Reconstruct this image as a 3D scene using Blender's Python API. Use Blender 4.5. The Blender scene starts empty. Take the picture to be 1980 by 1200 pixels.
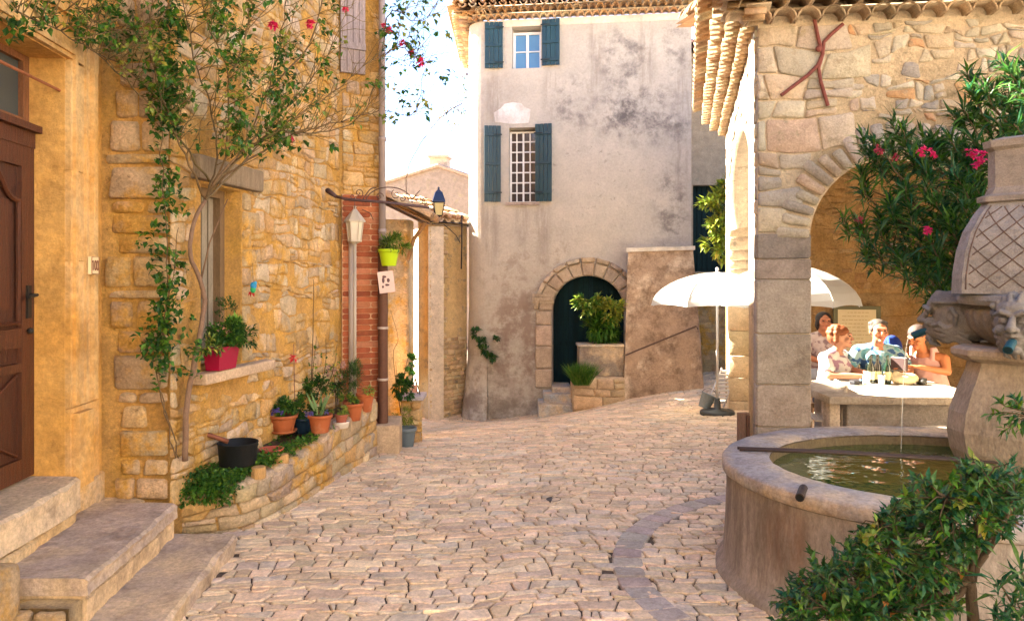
import bpy, bmesh, math, random
import numpy as np
from math import sin, cos, pi, radians, sqrt, atan2
from mathutils import Vector, Matrix, noise
from mathutils.geometry import tessellate_polygon
R = random.Random(7)
S = bpy.context.scene
COL = S.collection
# ---------------------------------------------------------------- camera
F = 1430.0; EYE = 1.75; HX, HY = 990.0, 540.0
cam = bpy.data.objects.new('camera', bpy.data.cameras.new('camera')); COL.objects.link(cam)
cam.location = (0, 0, EYE); cam.rotation_euler = (radians(90), 0, 0)
cam.data.sensor_width = 36; cam.data.lens = F * 36 / 1980; cam.data.shift_y = (HY - 600) / 1980
cam.data.clip_start = .05; cam.data.clip_end = 500
S.camera = cam
# ---------------------------------------------------------------- light
SUN_DIR = Vector((-.86, .46, .72)).normalized()        # towards the sun
el = math.asin(SUN_DIR.z); az = atan2(SUN_DIR.x, SUN_DIR.y)
w = bpy.data.worlds.new('World'); S.world = w; w.use_nodes = True
nt = w.node_tree; bg = nt.nodes['Background']; sk = nt.nodes.new('ShaderNodeTexSky')
sk.sky_type = 'NISHITA'; sk.sun_disc = False; sk.sun_elevation = el; sk.sun_rotation = az
sk.altitude = 1200; sk.air_density = .75; sk.dust_density = .25; sk.ozone_density = 1.0
tint = nt.nodes.new('ShaderNodeVectorMath'); tint.operation = 'MULTIPLY'; tint.inputs[1].default_value = (1.02, 1.0, 1.0)   # slight warm tint put into the sky light for colour balance
nt.links.new(sk.outputs[0], tint.inputs[0]); nt.links.new(tint.outputs[0], bg.inputs[0]); bg.inputs[1].default_value = .05
sl = bpy.data.lights.new('sun', 'SUN'); sl.energy = 5.0; sl.angle = radians(.5); sl.color = (1, .915, .74)
so = bpy.data.objects.new('sun', sl); COL.objects.link(so)
so.rotation_euler = (-SUN_DIR).to_track_quat('-Z', 'Y').to_euler()
S.view_settings.view_transform = 'Standard'; S.view_settings.look = 'None'
S.view_settings.exposure = 4.0; S.view_settings.gamma = 1
S.render.engine = 'CYCLES'
S.cycles.max_bounces = 8; S.cycles.diffuse_bounces = 5
# ---------------------------------------------------------------- helpers
def X(px, Y): return (px - HX) / F * Y
def Z(py, Y): return EYE - (py - HY) / F * Y
def P(px, py, Y): return Vector((X(px, Y), Y, Z(py, Y)))
def rnd(a, b): return R.uniform(a, b)
def jcol(c, j=.12):
    k = 1 + rnd(-j, j); return tuple(max(0, x * k * (1 + rnd(-j, j) * .3)) for x in c)

def mat(name, rough=.85, var=.25, scale=6, bump=.3, bscale=40, mix=None, mixscale=3, mixlo=.5, mixhi=.6,
        spec=.3, metal=0, translucent=0, stretch=(1, 1, 1), bdist=.01, dirt_pits=None):
    m = bpy.data.materials.new(name); m.use_nodes = True; t = m.node_tree; n = t.nodes; l = t.links
    b = n['Principled BSDF']; b.inputs['Roughness'].default_value = rough; b.inputs['Metallic'].default_value = metal
    b.inputs['Specular IOR Level'].default_value = spec
    at = n.new('ShaderNodeAttribute'); at.attribute_name = 'Col'
    geo = n.new('ShaderNodeNewGeometry'); mp = n.new('ShaderNodeMapping'); mp.inputs['Scale'].default_value = stretch
    l.new(geo.outputs['Position'], mp.inputs[0])
    def N(s, d=5, r=.6):
        k = n.new('ShaderNodeTexNoise'); k.inputs['Scale'].default_value = s; k.inputs['Detail'].default_value = d
        k.inputs['Roughness'].default_value = r; l.new(mp.outputs[0], k.inputs['Vector']); return k.outputs['Fac']
    def ramp(src, lo, hi, a, bb):
        k = n.new('ShaderNodeMapRange'); k.inputs[1].default_value = lo; k.inputs[2].default_value = hi
        k.inputs[3].default_value = a; k.inputs[4].default_value = bb; l.new(src, k.inputs[0]); return k.outputs[0]
    col = at.outputs['Color']
    if mix:
        mx = n.new('ShaderNodeMix'); mx.data_type = 'RGBA'; mx.inputs['B'].default_value = (*mix, 1)
        l.new(col, mx.inputs['A']); l.new(ramp(N(mixscale, 7, .65), mixlo, mixhi, 0, 1), mx.inputs['Factor']); col = mx.outputs['Result']
    if dirt_pits:
        mx = n.new('ShaderNodeMix'); mx.data_type = 'RGBA'; mx.inputs['B'].default_value = (*dirt_pits[0], 1)
        l.new(col, mx.inputs['A']); l.new(ramp(N(dirt_pits[1], 8, .75), dirt_pits[2], dirt_pits[3], 0, dirt_pits[4]), mx.inputs['Factor']); col = mx.outputs['Result']
    if var:
        vm = n.new('ShaderNodeVectorMath'); vm.operation = 'SCALE'
        l.new(col, vm.inputs[0]); l.new(ramp(N(scale, 8, .7), .25, .75, 1 - var, 1 + var), vm.inputs['Scale']); col = vm.outputs[0]
        if bump >= .5:
            v2 = n.new('ShaderNodeVectorMath'); v2.operation = 'SCALE'; l.new(col, v2.inputs[0]); l.new(ramp(N(scale * 9, 6, .75), .3, .7, 1 - var * 1.1, 1 + var * .9), v2.inputs['Scale']); col = v2.outputs[0]
    l.new(col, b.inputs['Base Color'])
    if bump:
        bp = n.new('ShaderNodeBump'); bp.inputs['Strength'].default_value = bump; bp.inputs['Distance'].default_value = bdist
        l.new(N(bscale, 8, .65), bp.inputs['Height'])
        if bump >= .5:
            b2 = n.new('ShaderNodeBump'); b2.inputs['Strength'].default_value = bump; b2.inputs['Distance'].default_value = bdist * 3
            l.new(N(bscale * .33, 9, .75), b2.inputs['Height']); l.new(bp.outputs[0], b2.inputs['Normal']); l.new(b2.outputs[0], b.inputs['Normal'])
        else: l.new(bp.outputs[0], b.inputs['Normal'])
    if translucent:
        tr = n.new('ShaderNodeBsdfTranslucent'); l.new(col, tr.inputs[0]); ms = n.new('ShaderNodeMixShader')
        ms.inputs[0].default_value = translucent; l.new(b.outputs[0], ms.inputs[1]); l.new(tr.outputs[0], ms.inputs[2])
        l.new(ms.outputs[0], n['Material Output'].inputs[0])
    return m
OCH = (.62, .35, .08)
M = dict(
    paving=mat('cobble', .7, .28, 5, .6, 50, dirt_pits=((.20, .13, .09), 1.3, .50, .75, .55), spec=.4),
    joint=mat('joint_dirt', .95, .35, 8, .5, 50),
    ochre=mat('ochre_rubble', .92, .3, 6, .9, 24, mix=OCH, mixscale=3.6, mixlo=.49, mixhi=.62, bdist=.02, dirt_pits=((.13, .06, .02), 13, .60, .70, .75)),  # dark specks put the shade of small holes into the wall colour
    plaster_ochre=mat('ochre_plaster', .9, .22, 3, .5, 22, mix=(.62, .33, .08), mixscale=1.6, mixlo=.40, mixhi=.62, bdist=.015, dirt_pits=((.20, .10, .03), 2.6, .50, .72, .6)),
    limestone=mat('limestone', .85, .28, 6, .7, 35, dirt_pits=((.15, .095, .06), 3.2, .52, .74, .6), bdist=.012),
    rubble=mat('pale_rubble', .9, .25, 8, .7, 32, mix=(.36, .30, .21), mixscale=6, mixlo=.56, mixhi=.66, bdist=.015, dirt_pits=((.24, .16, .10), 6, .6, .78, .4)),
    step=mat('worn_step_stone', .75, .3, 4, .6, 40, mix=(.62, .47, .30), mixscale=1.7, mixlo=.45, mixhi=.62, dirt_pits=((.20, .13, .09), 5, .5, .7, .65), bdist=.012),
    fount=mat('fountain_stone', .85, .28, 6, .6, 45, dirt_pits=((.13, .09, .075), 4, .55, .75, .6), stretch=(1, 1, .45)),
    carved=mat('carved_stone', .85, .25, 12, .55, 60, dirt_pits=((.10, .085, .075), 7, .52, .7, .6)),
    brick=mat('brick', .85, .25, 20, .5, 60),
    terracotta=mat('terracotta', .8, .2, 9, .3, 50, dirt_pits=((.45, .28, .18), 6, .55, .7, .5)),
    tile=mat('clay_tile', .85, .35, 9, .5, 40, dirt_pits=((.12, .09, .07), 8, .5, .7, .55)),
    wood=mat('wood', .5, .45, 7, .5, 30, stretch=(6, 6, .7), spec=.4),
    oldwood=mat('weathered_wood', .85, .3, 5, .6, 30, stretch=(5, 5, .8)),
    paint=mat('painted', .45, .1, 5, .12, 60, spec=.4),
    metal=mat('iron', .6, .25, 30, .3, 80, metal=.3),
    dark_paint=mat('old_dark_paint', .75, .35, 6, .5, 40, stretch=(5, 5, .8), spec=.15),
    plastic=mat('plastic', .4, .06, 8, 0, 30),
    cloth=mat('cloth', .9, .1, 20, .3, 200, bdist=.002),
    skin=mat('skin', .55, .08, 20, 0, 60),
    hair=mat('hair', .6, .4, 40, .6, 120, bdist=.004),
    bark=mat('bark', .9, .35, 25, .6, 80, stretch=(3, 3, 1)),
    leaf=mat('leaf', .42, .3, 9, 0, 40, translucent=.35),
    petal=mat('petal', .6, .15, 20, 0, 40, translucent=.3),
    soil=mat('soil', .95, .4, 20, .8, 60),
    canvas=mat('canvas', .9, .05, 5, .1, 90, translucent=.35),
)
class MB:
    def __init__(s, col=(.5, .5, .5)): s.v = []; s.f = []; s.c = []; s.col = col
    def add(s, vs, fs, col=None):
        o = len(s.v); s.v += [tuple(a) for a in vs]; c = col or s.col
        for f in fs: s.f.append(tuple(o + i for i in f)); s.c.append(c)
    def quad(s, a, b, c, d, col=None): s.add([a, b, c, d], [(0, 1, 2, 3)], col)
    def box(s, c, size, rz=0, col=None, M3=None, bev=0):
        hx, hy, hz = size[0] / 2, size[1] / 2, size[2] / 2; m = M3 or Matrix.Rotation(rz, 3, 'Z')
        c = Vector(c)
        if not bev:
            vs = [c + m @ Vector((x, y, z)) for x in (-hx, hx) for y in (-hy, hy) for z in (-hz, hz)]
            s.add(vs, [(0, 1, 3, 2), (4, 6, 7, 5), (0, 4, 5, 1), (2, 3, 7, 6), (0, 2, 6, 4), (1, 5, 7, 3)], col); return
        bv = min(bev, hx * .45, hy * .45, hz * .45)
        bm = bmesh.new(); bmesh.ops.create_cube(bm, size=1)
        for v in bm.verts: v.co = Vector((v.co.x * hx * 2, v.co.y * hy * 2, v.co.z * hz * 2))
        bmesh.ops.bevel(bm, geom=bm.edges[:], offset=bv, segments=2, affect='EDGES', profile=.6)
        bm.verts.index_update(); s.add([c + m @ v.co for v in bm.verts], [[v.index for v in f.verts] for f in bm.faces], col); bm.free()
    def tube(s, pts, rad, n=8, col=None, cap=True):
        pts = [Vector(p) for p in pts]; k = len(pts)
        if not hasattr(rad, '__len__'): rad = [rad] * k
        vs = []; fs = []; up = None
        for i, p in enumerate(pts):
            d = (pts[min(i + 1, k - 1)] - pts[max(i - 1, 0)])
            if d.length < 1e-9: d = Vector((0, 0, 1))
            d.normalize()
            if up is None: up = d.orthogonal()
            up = (up - d * up.dot(d));
            if up.length < 1e-6: up = d.orthogonal()
            up.normalize(); sd = d.cross(up)
            for j in range(n):
                a = 2 * pi * j / n; vs.append(p + (up * cos(a) + sd * sin(a)) * rad[i])
        for i in range(k - 1):
            for j in range(n):
                a = i * n + j; b = i * n + (j + 1) % n; fs.append((a, b, b + n, a + n))
        if cap: fs.append(tuple(range(n))[::-1]); fs.append(tuple((k - 1) * n + j for j in range(n)))
        s.add(vs, fs, col)
    def lathe(s, c, prof, n=24, col=None, sq=0, rot=0, cap=True):
        """prof: (radius, z); sq>0 makes a chamfered square section"""
        c = Vector(c); vs = []; fs = []
        for r, z in prof:
            for j in range(n):
                a = 2 * pi * j / n + rot; vs.append(c + Vector((r * cos(a), r * sin(a), z)))
        for i in range(len(prof) - 1):
            for j in range(n):
                a = i * n + j; b = i * n + (j + 1) % n; fs.append((a, b, b + n, a + n))
        if cap: fs.append(tuple(range(n))[::-1]); fs.append(tuple((len(prof) - 1) * n + j for j in range(n)))
        s.add(vs, fs, col)
    def ball(s, c, r, col=None, seg=10, rings=7, M3=None):
        if not hasattr(r, '__len__'): r = (r, r, r)
        c = Vector(c); m = M3 or Matrix.Identity(3); vs = []; fs = []
        for i in range(1, rings):
            t = pi * i / rings
            for j in range(seg):
                a = 2 * pi * j / seg; vs.append(c + m @ Vector((r[0] * sin(t) * cos(a), r[1] * sin(t) * sin(a), r[2] * cos(t))))
        vs.append(c + m @ Vector((0, 0, r[2]))); vs.append(c + m @ Vector((0, 0, -r[2]))); T = len(vs) - 2
        for i in range(rings - 2):
            for j in range(seg):
                a = i * seg + j; b = i * seg + (j + 1) % seg; fs.append((a, a + seg, b + seg, b))
        for j in range(seg):
            fs.append((T, j, (j + 1) % seg)); fs.append((T + 1, (rings - 2) * seg + (j + 1) % seg, (rings - 2) * seg + j))
        s.add(vs, fs, col)
    def xf(s, m): s.v = [tuple(m @ Vector(v)) for v in s.v]; return s
    def leaf(s, p, d, L, W, col, droop=.2):
        d = Vector(d).normalized(); sd = d.cross(Vector((rnd(-.6, .6), rnd(-.6, .6), 1)))
        if sd.length < .05: sd = d.orthogonal()
        sd.normalize(); nn = sd.cross(d); p = Vector(p)
        m = p + d * L * .45 + nn * L * .06; t = p + d * L - nn * L * droop
        s.add([p, m + sd * W / 2 + nn * W * .15, t, m - sd * W / 2 + nn * W * .15, m], [(0, 1, 4), (1, 2, 4), (0, 4, 3), (4, 2, 3)], col)
    def build(s, name, m, parent=None, smooth=False, **kw):
        me = bpy.data.meshes.new(name); me.from_pydata(s.v, [], s.f)
        ca = me.color_attributes.new('Col', 'FLOAT_COLOR', 'CORNER')
        ln = np.array([len(f) for f in s.f], dtype=int)
        cc = np.ones((len(s.f), 4)); cc[:, :3] = np.array(s.c).reshape(-1, 3)
        ca.data.foreach_set('color', np.repeat(cc, ln, axis=0).ravel().astype(np.float32))
        if smooth: me.polygons.foreach_set('use_smooth', [True] * len(s.f))
        me.materials.append(M[m] if isinstance(m, str) else m); me.update()
        o = bpy.data.objects.new(name, me); COL.objects.link(o)
        if parent:
            o.parent = parent; root = parent
            o.matrix_parent_inverse = parent_inv(parent)
        tag(o, **kw); return o
def parent_inv(p):
    if p.type != 'EMPTY': return Matrix.Identity(4)
    return Matrix.LocRotScale(p.location, p.rotation_euler, p.scale).inverted()
def tag(o, label=None, cat=None, group=None, kind=None):
    if label: o['label'] = label
    if cat: o['category'] = cat
    if group: o['group'] = group
    if kind: o['kind'] = kind
    return o
def thing(name, label, cat, loc=(0, 0, 0), group=None):
    o = bpy.data.objects.new(name, None); COL.objects.link(o); o.location = loc; o.empty_display_size = .1
    return tag(o, label, cat, group)
def copy_tree(o, parent=None):
    c = o.copy(); COL.objects.link(c)
    if parent: c.parent = parent
    for ch in [q for q in bpy.data.objects if q.parent == o]: copy_tree(ch, c)
    return c
def clay(name, blobs, voxel, m, parent=None, col=(.5, .5, .5), smooth=4, colfn=None, xf=None, **kw):
    """union of soft shapes -> one continuous surface. blobs: ('b',c,r[,M3]) or ('t',pts,radii)"""
    mb = MB(col)
    for b in blobs:
        if b[0] == 'b': mb.ball(b[1], b[2], None, 16, 12, b[3] if len(b) > 3 else None)
        else:
            mb.tube(b[1], b[2], 12)
            for p, r in zip(b[1], b[2] if hasattr(b[2], '__len__') else [b[2]] * len(b[1])): mb.ball(p, r, None, 12, 8)
    me = bpy.data.meshes.new('tmp'); me.from_pydata(mb.v, [], mb.f); o = bpy.data.objects.new('tmp', me); COL.objects.link(o)
    r = o.modifiers.new('r', 'REMESH'); r.mode = 'VOXEL'; r.voxel_size = voxel
    if smooth: q = o.modifiers.new('s', 'SMOOTH'); q.factor = .5; q.iterations = smooth
    dg = bpy.context.evaluated_depsgraph_get(); dg.update(); me2 = bpy.data.meshes.new_from_object(o.evaluated_get(dg))
    bpy.data.objects.remove(o); out = MB(col); V = [v.co.copy() for v in me2.vertices]
    out.v = [tuple(xf @ v) if xf else tuple(v) for v in V]; out.f = [tuple(p.vertices) for p in me2.polygons]
    out.c = [colfn(V[f[0]]) if colfn else col for f in out.f]
    return out.build(name, m, parent, True, **kw)

class Wall:
    """vertical plane from A to B (2-D), N points to the viewer's side"""
    def __init__(s, A, B, flip=False):
        s.A = Vector((A[0], A[1], 0)); d = Vector((B[0] - A[0], B[1] - A[1], 0)); s.L = d.length; s.U = d.normalized()
        s.N = Vector((s.U.y, -s.U.x, 0)) * (-1 if flip else 1)
    def pt(s, u, z, d=0): return s.A + s.U * u + Vector((0, 0, z)) + s.N * d
    def uv(s, px, py, d=0):
        r = (px - HX) / F; A = s.A + s.N * d
        Y_ = (A.x - A.y * s.U.x / s.U.y) / (r - s.U.x / s.U.y) if abs(s.U.y) > abs(s.U.x) else None
        if Y_ is None:
            k = s.U.y / s.U.x; Y_ = (A.y - k * A.x) / (1 - k * r)
        p = Vector((r * Y_, Y_, 0)); return (p - A).dot(s.U), Z(py, Y_)
    def u(s, px): return s.uv(px, 500)[0]
def panel(mb, W, outer, holes, thick, d0=0, col=None):
    """wall slab from outline/holes in (u,z); front face at d0, goes back by thick"""
    loops = [outer] + holes
    tri = tessellate_polygon([[Vector((a, b, 0)) for a, b in l] for l in loops]); flat = [p for l in loops for p in l]
    fr = [W.pt(a, b, d0) for a, b in flat]; bk = [W.pt(a, b, d0 - thick) for a, b in flat]; n = len(flat)
    fs = [tuple(t) for t in tri] + [tuple(i + n for i in t[::-1]) for t in tri]; o = 0
    for l in loops:
        for i in range(len(l)):
            a = o + i; b = o + (i + 1) % len(l); fs.append((a, b, b + n, a + n))
        o += len(l)
    mb.add(fr + bk, fs, col)
def rect(a, b, c, d): return [(a, b), (c, b), (c, d), (a, d)]
def arch(u0, u1, z0, zs, rise, n=16, jam=True):
    c = (u0 + u1) / 2; a = (u1 - u0) / 2
    pts = [(c + a * cos(pi * i / n), zs + rise * sin(pi * i / n)) for i in range(n + 1)]
    return [(u1, z0)] + pts + [(u0, z0)] if jam else pts
def inside(p, poly):
    x, y = p; c = False; j = len(poly) - 1
    for i in range(len(poly)):
        a, b = poly[i], poly[j]
        if (a[1] > y) != (b[1] > y) and x < (b[0] - a[0]) * (y - a[1]) / (b[1] - a[1]) + a[0]: c = not c
        j = i
    return c
def clip(poly, px, py, nx, ny):
    out = []; m = len(poly)
    for i in range(m):
        a = poly[i]; b = poly[(i + 1) % m]; da = (a[0] - px) * nx + (a[1] - py) * ny; db = (b[0] - px) * nx + (b[1] - py) * ny
        if da <= 0: out.append(a)
        if (da < 0 < db) or (db < 0 < da):
            t = da / (da - db); out.append((a[0] + (b[0] - a[0]) * t, a[1] + (b[1] - a[1]) * t))
    return out
def cells(u0, u1, v0, v1, sx, sy, jit=.3, seed=1, vary=.35, keep=None, split=.16):
    """irregular coursed stones: wavy beds, slanting joints, some stones split in two"""
    r = random.Random(seed); out = []; v = v0; k = 0; off = seed * 7.3
    def bed(k, v, u): return v if k == 0 else v + jit * sy * .9 * noise.noise(Vector((u / sx * .55 + k * 3.7, k * 5.1, off))) + jit * sy * .35 * noise.noise(Vector((u / sx * 1.9, k * 9.1, off)))
    while v < v1 - sy * .4:
        h = sy * (1 + r.uniform(-vary, vary)); top = v + h; last = top > v1 - sy * .4
        if last: top = v1
        u = u0 - r.random() * sx; sl = 0
        while u < u1:
            lw = sx * (1 + r.uniform(-vary, vary * 1.6)); e = u + lw; sn = r.uniform(-1, 1) * jit * .35 * sy
            a = max(u0, u); b = min(u1, e)
            if b - a > sx * .18:
                f0 = lambda q: bed(k, v, q); f1 = lambda q: (v1 if last else bed(k + 1, top, q))
                bl, br, tl, tr = a - sl * (u > u0), b - sn * (e < u1), a + sl * (u > u0), b + sn * (e < u1); m = (a + b) / 2
                if r.random() < split:
                    if r.random() < .6 and lw > sy:
                        t = r.uniform(.35, .65); g = lambda q: f0(q) * (1 - t) + f1(q) * t + .02 * sy
                        ps = [[(bl, f0(bl)), (m, f0(m)), (br, f0(br)), ((br + tr) / 2, g(b)), (m, g(m)), ((bl + tl) / 2, g(a))], [((bl + tl) / 2, g(a)), (m, g(m)), ((br + tr) / 2, g(b)), (tr, f1(tr)), (m, f1(m)), (tl, f1(tl))]]
                    else:
                        t = r.uniform(.35, .65); c0 = a + (b - a) * t; c1 = c0 + r.uniform(-.3, .3) * sy
                        ps = [[(bl, f0(bl)), (c0, f0(c0)), (c1, f1(c1)), (tl, f1(tl))], [(c0, f0(c0)), (br, f0(br)), (tr, f1(tr)), (c1, f1(c1))]]
                else:
                    mid = (f0(b) + f1(b)) / 2; w = r.uniform(-.04, .04) * sx
                    ps = [[(bl, f0(bl)), (m, f0(m)), (br, f0(br)), (b, mid), (tr, f1(tr)), (m, f1(m)), (tl, f1(tl)), (a, (f0(a) + f1(a)) / 2)]]
                for p in ps:
                    cx = sum(q[0] for q in p) / len(p); cy = sum(q[1] for q in p) / len(p)
                    if v0 <= cy <= v1 and (not keep or keep(cx, cy)): out.append(p)
            u = e; sl = sn
        v = top; k += 1
        if last: break
    return out
def stone(mb, poly, fn, gap, relief, col, seed=0, rough=1.0):
    """one domed stone; fn(u,v,d)->xyz"""
    n = len(poly); cx = sum(p[0] for p in poly) / n; cy = sum(p[1] for p in poly) / n
    ck = []
    for i in range(n):
        a = poly[i]; b = poly[(i + 1) % n]
        if (a[0] - b[0]) ** 2 + (a[1] - b[1]) ** 2 < 1e-5: continue
        L_ = sqrt((a[0] - b[0]) ** 2 + (a[1] - b[1]) ** 2); t = min(.28, rnd(.008, .022) / L_); t2 = min(.28, rnd(.008, .022) / L_)
        ck.append((a[0] * (1 - t) + b[0] * t, a[1] * (1 - t) + b[1] * t)); ck.append((a[0] * t2 + b[0] * (1 - t2), a[1] * t2 + b[1] * (1 - t2)))
    n = len(ck)
    if n < 3: return
    rr = max(.005, min(max(abs(p[0] - cx) for p in ck), max(abs(p[1] - cy) for p in ck)))
    def ring(sh, d, tx=0, ty=0):
        o = []
        for a, b in ck:
            dx, dy = a - cx, b - cy; L = sqrt(dx * dx + dy * dy) + 1e-6; k = max(.1, (L - sh) / L)
            o.append(fn(cx + dx * k, cy + dy * k, d + (tx * dx + ty * dy) * k + (rnd(-.12, .12) * relief * rough if d > 0 else 0)))
        return o
    tx, ty = rnd(-.12, .12) * relief / rr * 1.5, rnd(-.12, .12) * relief / rr * 1.5
    vs = ring(gap, -relief * .35) + ring(gap * 1.15 + relief * .08, relief * .55, tx, ty) + ring(gap * 1.2 + min(relief * .6, rr * .3), relief, tx, ty) + [fn(cx, cy, relief * 1.08)]
    fs = []
    for q in (0, n):
        for i in range(n): j = (i + 1) % n; fs.append((q + i, q + j, q + n + j, q + n + i))
    for i in range(n): fs.append((2 * n + i, 2 * n + (i + 1) % n, 3 * n))
    mb.add(vs, fs, col)
def masonry(mb, W, u0, u1, v0, v1, sx, sy, gap, relief, cols, jit=.3, seed=1, holes=(), d0=0, fill=1, vary=.35, rough=1.0, keep=None, cj=.12, split=.16):
    r = random.Random(seed + 99)
    for p in cells(u0, u1, v0, v1, sx, sy, jit, seed, vary, keep, split):
        if fill < 1 and r.random() > fill: continue
        if any(inside(q, h) for h in holes for q in p) : continue
        stone(mb, p, lambda u, v, d: W.pt(u, v, d + d0), gap, relief * r.uniform(.6, 1.25), jcol(r.choice(cols), cj), rough=rough)
def halftile(mb, p0, p1, r0, r1, up=Vector((0, 0, 1)), th=.014, col=None, n=7, inv=False):
    p0 = Vector(p0); p1 = Vector(p1); d = (p1 - p0).normalized(); up = (up - d * up.dot(d)).normalized(); sd = d.cross(up)
    if inv: up = -up
    vs = []; m = n + 1
    for p, r in ((p0, r0), (p1, r1)):
        for rr in (r, r - th):
            for i in range(m): a = pi * i / n; vs.append(p + sd * cos(a) * rr + up * sin(a) * rr)
    fs = []
    for i in range(n):
        fs += [(i, i + 1, 2 * m + i + 1, 2 * m + i), (m + i, 3 * m + i, 3 * m + i + 1, m + i + 1), (i, m + i, m + i + 1, i + 1), (2 * m + i, 2 * m + i + 1, 3 * m + i + 1, 3 * m + i)]
    fs += [(0, 2 * m, 3 * m, m), (n, m + n, 3 * m + n, 2 * m + n)]
    mb.add(vs, fs, col)
TILEC = [(.50, .34, .20), (.42, .26, .15), (.55, .42, .28), (.36, .24, .16), (.48, .29, .15)]
def genoise(W, u0, u1, z, rows, name, parent, step=.15, out=.11, d0=0, cols=TILEC, **kw):
    mb = MB()
    for k in range(rows):
        zz = z + k * .095; dd = out * (k + 1); n = int((u1 - u0) / step)
        for i in range(n):
            u = u0 + (i + .5 + (.5 if k % 2 else 0)) * step
            halftile(mb, W.pt(u, zz, d0 - .05), W.pt(u, zz + .004, d0 + dd + rnd(-.008, .012)), step * .46, step * .5, col=jcol(R.choice(cols), .12))
        a = W.pt(u0, zz + .078, d0 - .1); c = W.pt((u0 + u1) / 2, zz + .083, d0 + (dd - .1) / 2)
        m3 = Matrix((W.U, W.N, Vector((0, 0, 1)))).transposed()
        mb.box(c, (u1 - u0, dd + .1 - .02, .02), M3=m3, col=(.5, .4, .28))
    return mb.build(name, 'tile', parent, True, **kw)
def roof(W, u0, u1, z, over, depth, slope, name, parent, step=.2, rise_len=.38, cols=TILEC):
    mb = MB(); n = int((u1 - u0) / step); dz = slope
    rows = int(depth / rise_len)
    for i in range(n + 1):
        u = u0 + i * step
        for k in range(rows):
            a = over - k * rise_len; b = a - rise_len * 1.12; j = rnd(-.01, .01)
            za = z + (over - a) * dz; zb = z + (over - b) * dz
            halftile(mb, W.pt(u + j, za + .035, a), W.pt(u + j, zb + .015, b), step * .44, step * .36, col=jcol(R.choice(cols), .15))
            if i < n: halftile(mb, W.pt(u + step / 2, za + .03, a - .01), W.pt(u + step / 2, zb + .03, b), step * .36, step * .42, col=jcol(R.choice(cols), .15), inv=True)
    bd = MB((.3, .2, .13)); q = [W.pt(u0 - .1, z - .045, over - .05), W.pt(u1 + .1, z - .045, over - .05), W.pt(u1 + .1, z + depth * dz - .045, over - depth), W.pt(u0 - .1, z + depth * dz - .045, over - depth)]
    mb.add(q, [(0, 1, 2, 3)], (.3, .2, .13)); mb.add([p + Vector((0, 0, -.05)) for p in q], [(3, 2, 1, 0)], (.4, .28, .18))
    return mb.build(name, 'tile', parent, True)

# ---------------------------------------------------------------- ground
GP = [(-3, 1, 0), (0, 1, 0), (4, 1, 0), (-2, 4.5, 0), (0, 5, 0), (2, 5, 0), (-1.6, 6.5, 0), (-1.4, 7.5, -.02), (-1.2, 8.2, -.11), (-1.1, 9.5, -.24),
      (-.9, 14, -.93), (-1.4, 16, -.62), (-1.0, 12, -.6), (1, 8, -.05), (1.2, 10.5, -.22), (.75, 13.6, -.72), (1.95, 13, -.37), (3.3, 12.9, -.13), (2.9, 10.4, -.155),
      (3.4, 11.4, -.2), (4, 8, 0), (6, 8, 0), (6, 12, 0), (3.5, 16, 0), (8, 20, 0), (-8, 20, -.2), (-6, 8, 0), (0, 28, -.2), (9, 3, 0)]
_p = np.array(GP); _n = len(_p)
def _phi(r2): return np.where(r2 > 1e-9, r2 * np.log(r2 + 1e-12) * .5, 0)
_K = _phi(((_p[:, None, :2] - _p[None, :, :2]) ** 2).sum(-1)) + np.eye(_n) * .05
_A = np.zeros((_n + 3, _n + 3)); _A[:_n, :_n] = _K; _A[:_n, _n] = 1; _A[:_n, _n + 1:] = _p[:, :2]; _A[_n, :_n] = 1; _A[_n + 1:, :_n] = _p[:, :2].T
_w = np.linalg.solve(_A, np.concatenate([_p[:, 2], [0, 0, 0]]))
def gz_raw(x, y):
    r2 = (_p[:, 0] - x) ** 2 + (_p[:, 1] - y) ** 2
    return float((_phi(r2) * _w[:_n]).sum() + _w[_n] + _w[_n + 1] * x + _w[_n + 2] * y)
_gc = {}
def gz(x, y):
    x = max(-8, min(9, x)); y = max(1, min(24, y)); i = math.floor(x * 4); j = math.floor(y * 4); fx = x * 4 - i; fy = y * 4 - j
    def g(a, b):
        if (a, b) not in _gc: _gc[(a, b)] = gz_raw(a / 4, b / 4)
        return _gc[(a, b)]
    return (g(i, j) * (1 - fx) + g(i + 1, j) * fx) * (1 - fy) + (g(i, j + 1) * (1 - fx) + g(i + 1, j + 1) * fx) * fy
FC = Vector((2.6, 4.32, 0)); FA, FB = 1.32, 1.13         # fountain basin
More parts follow.
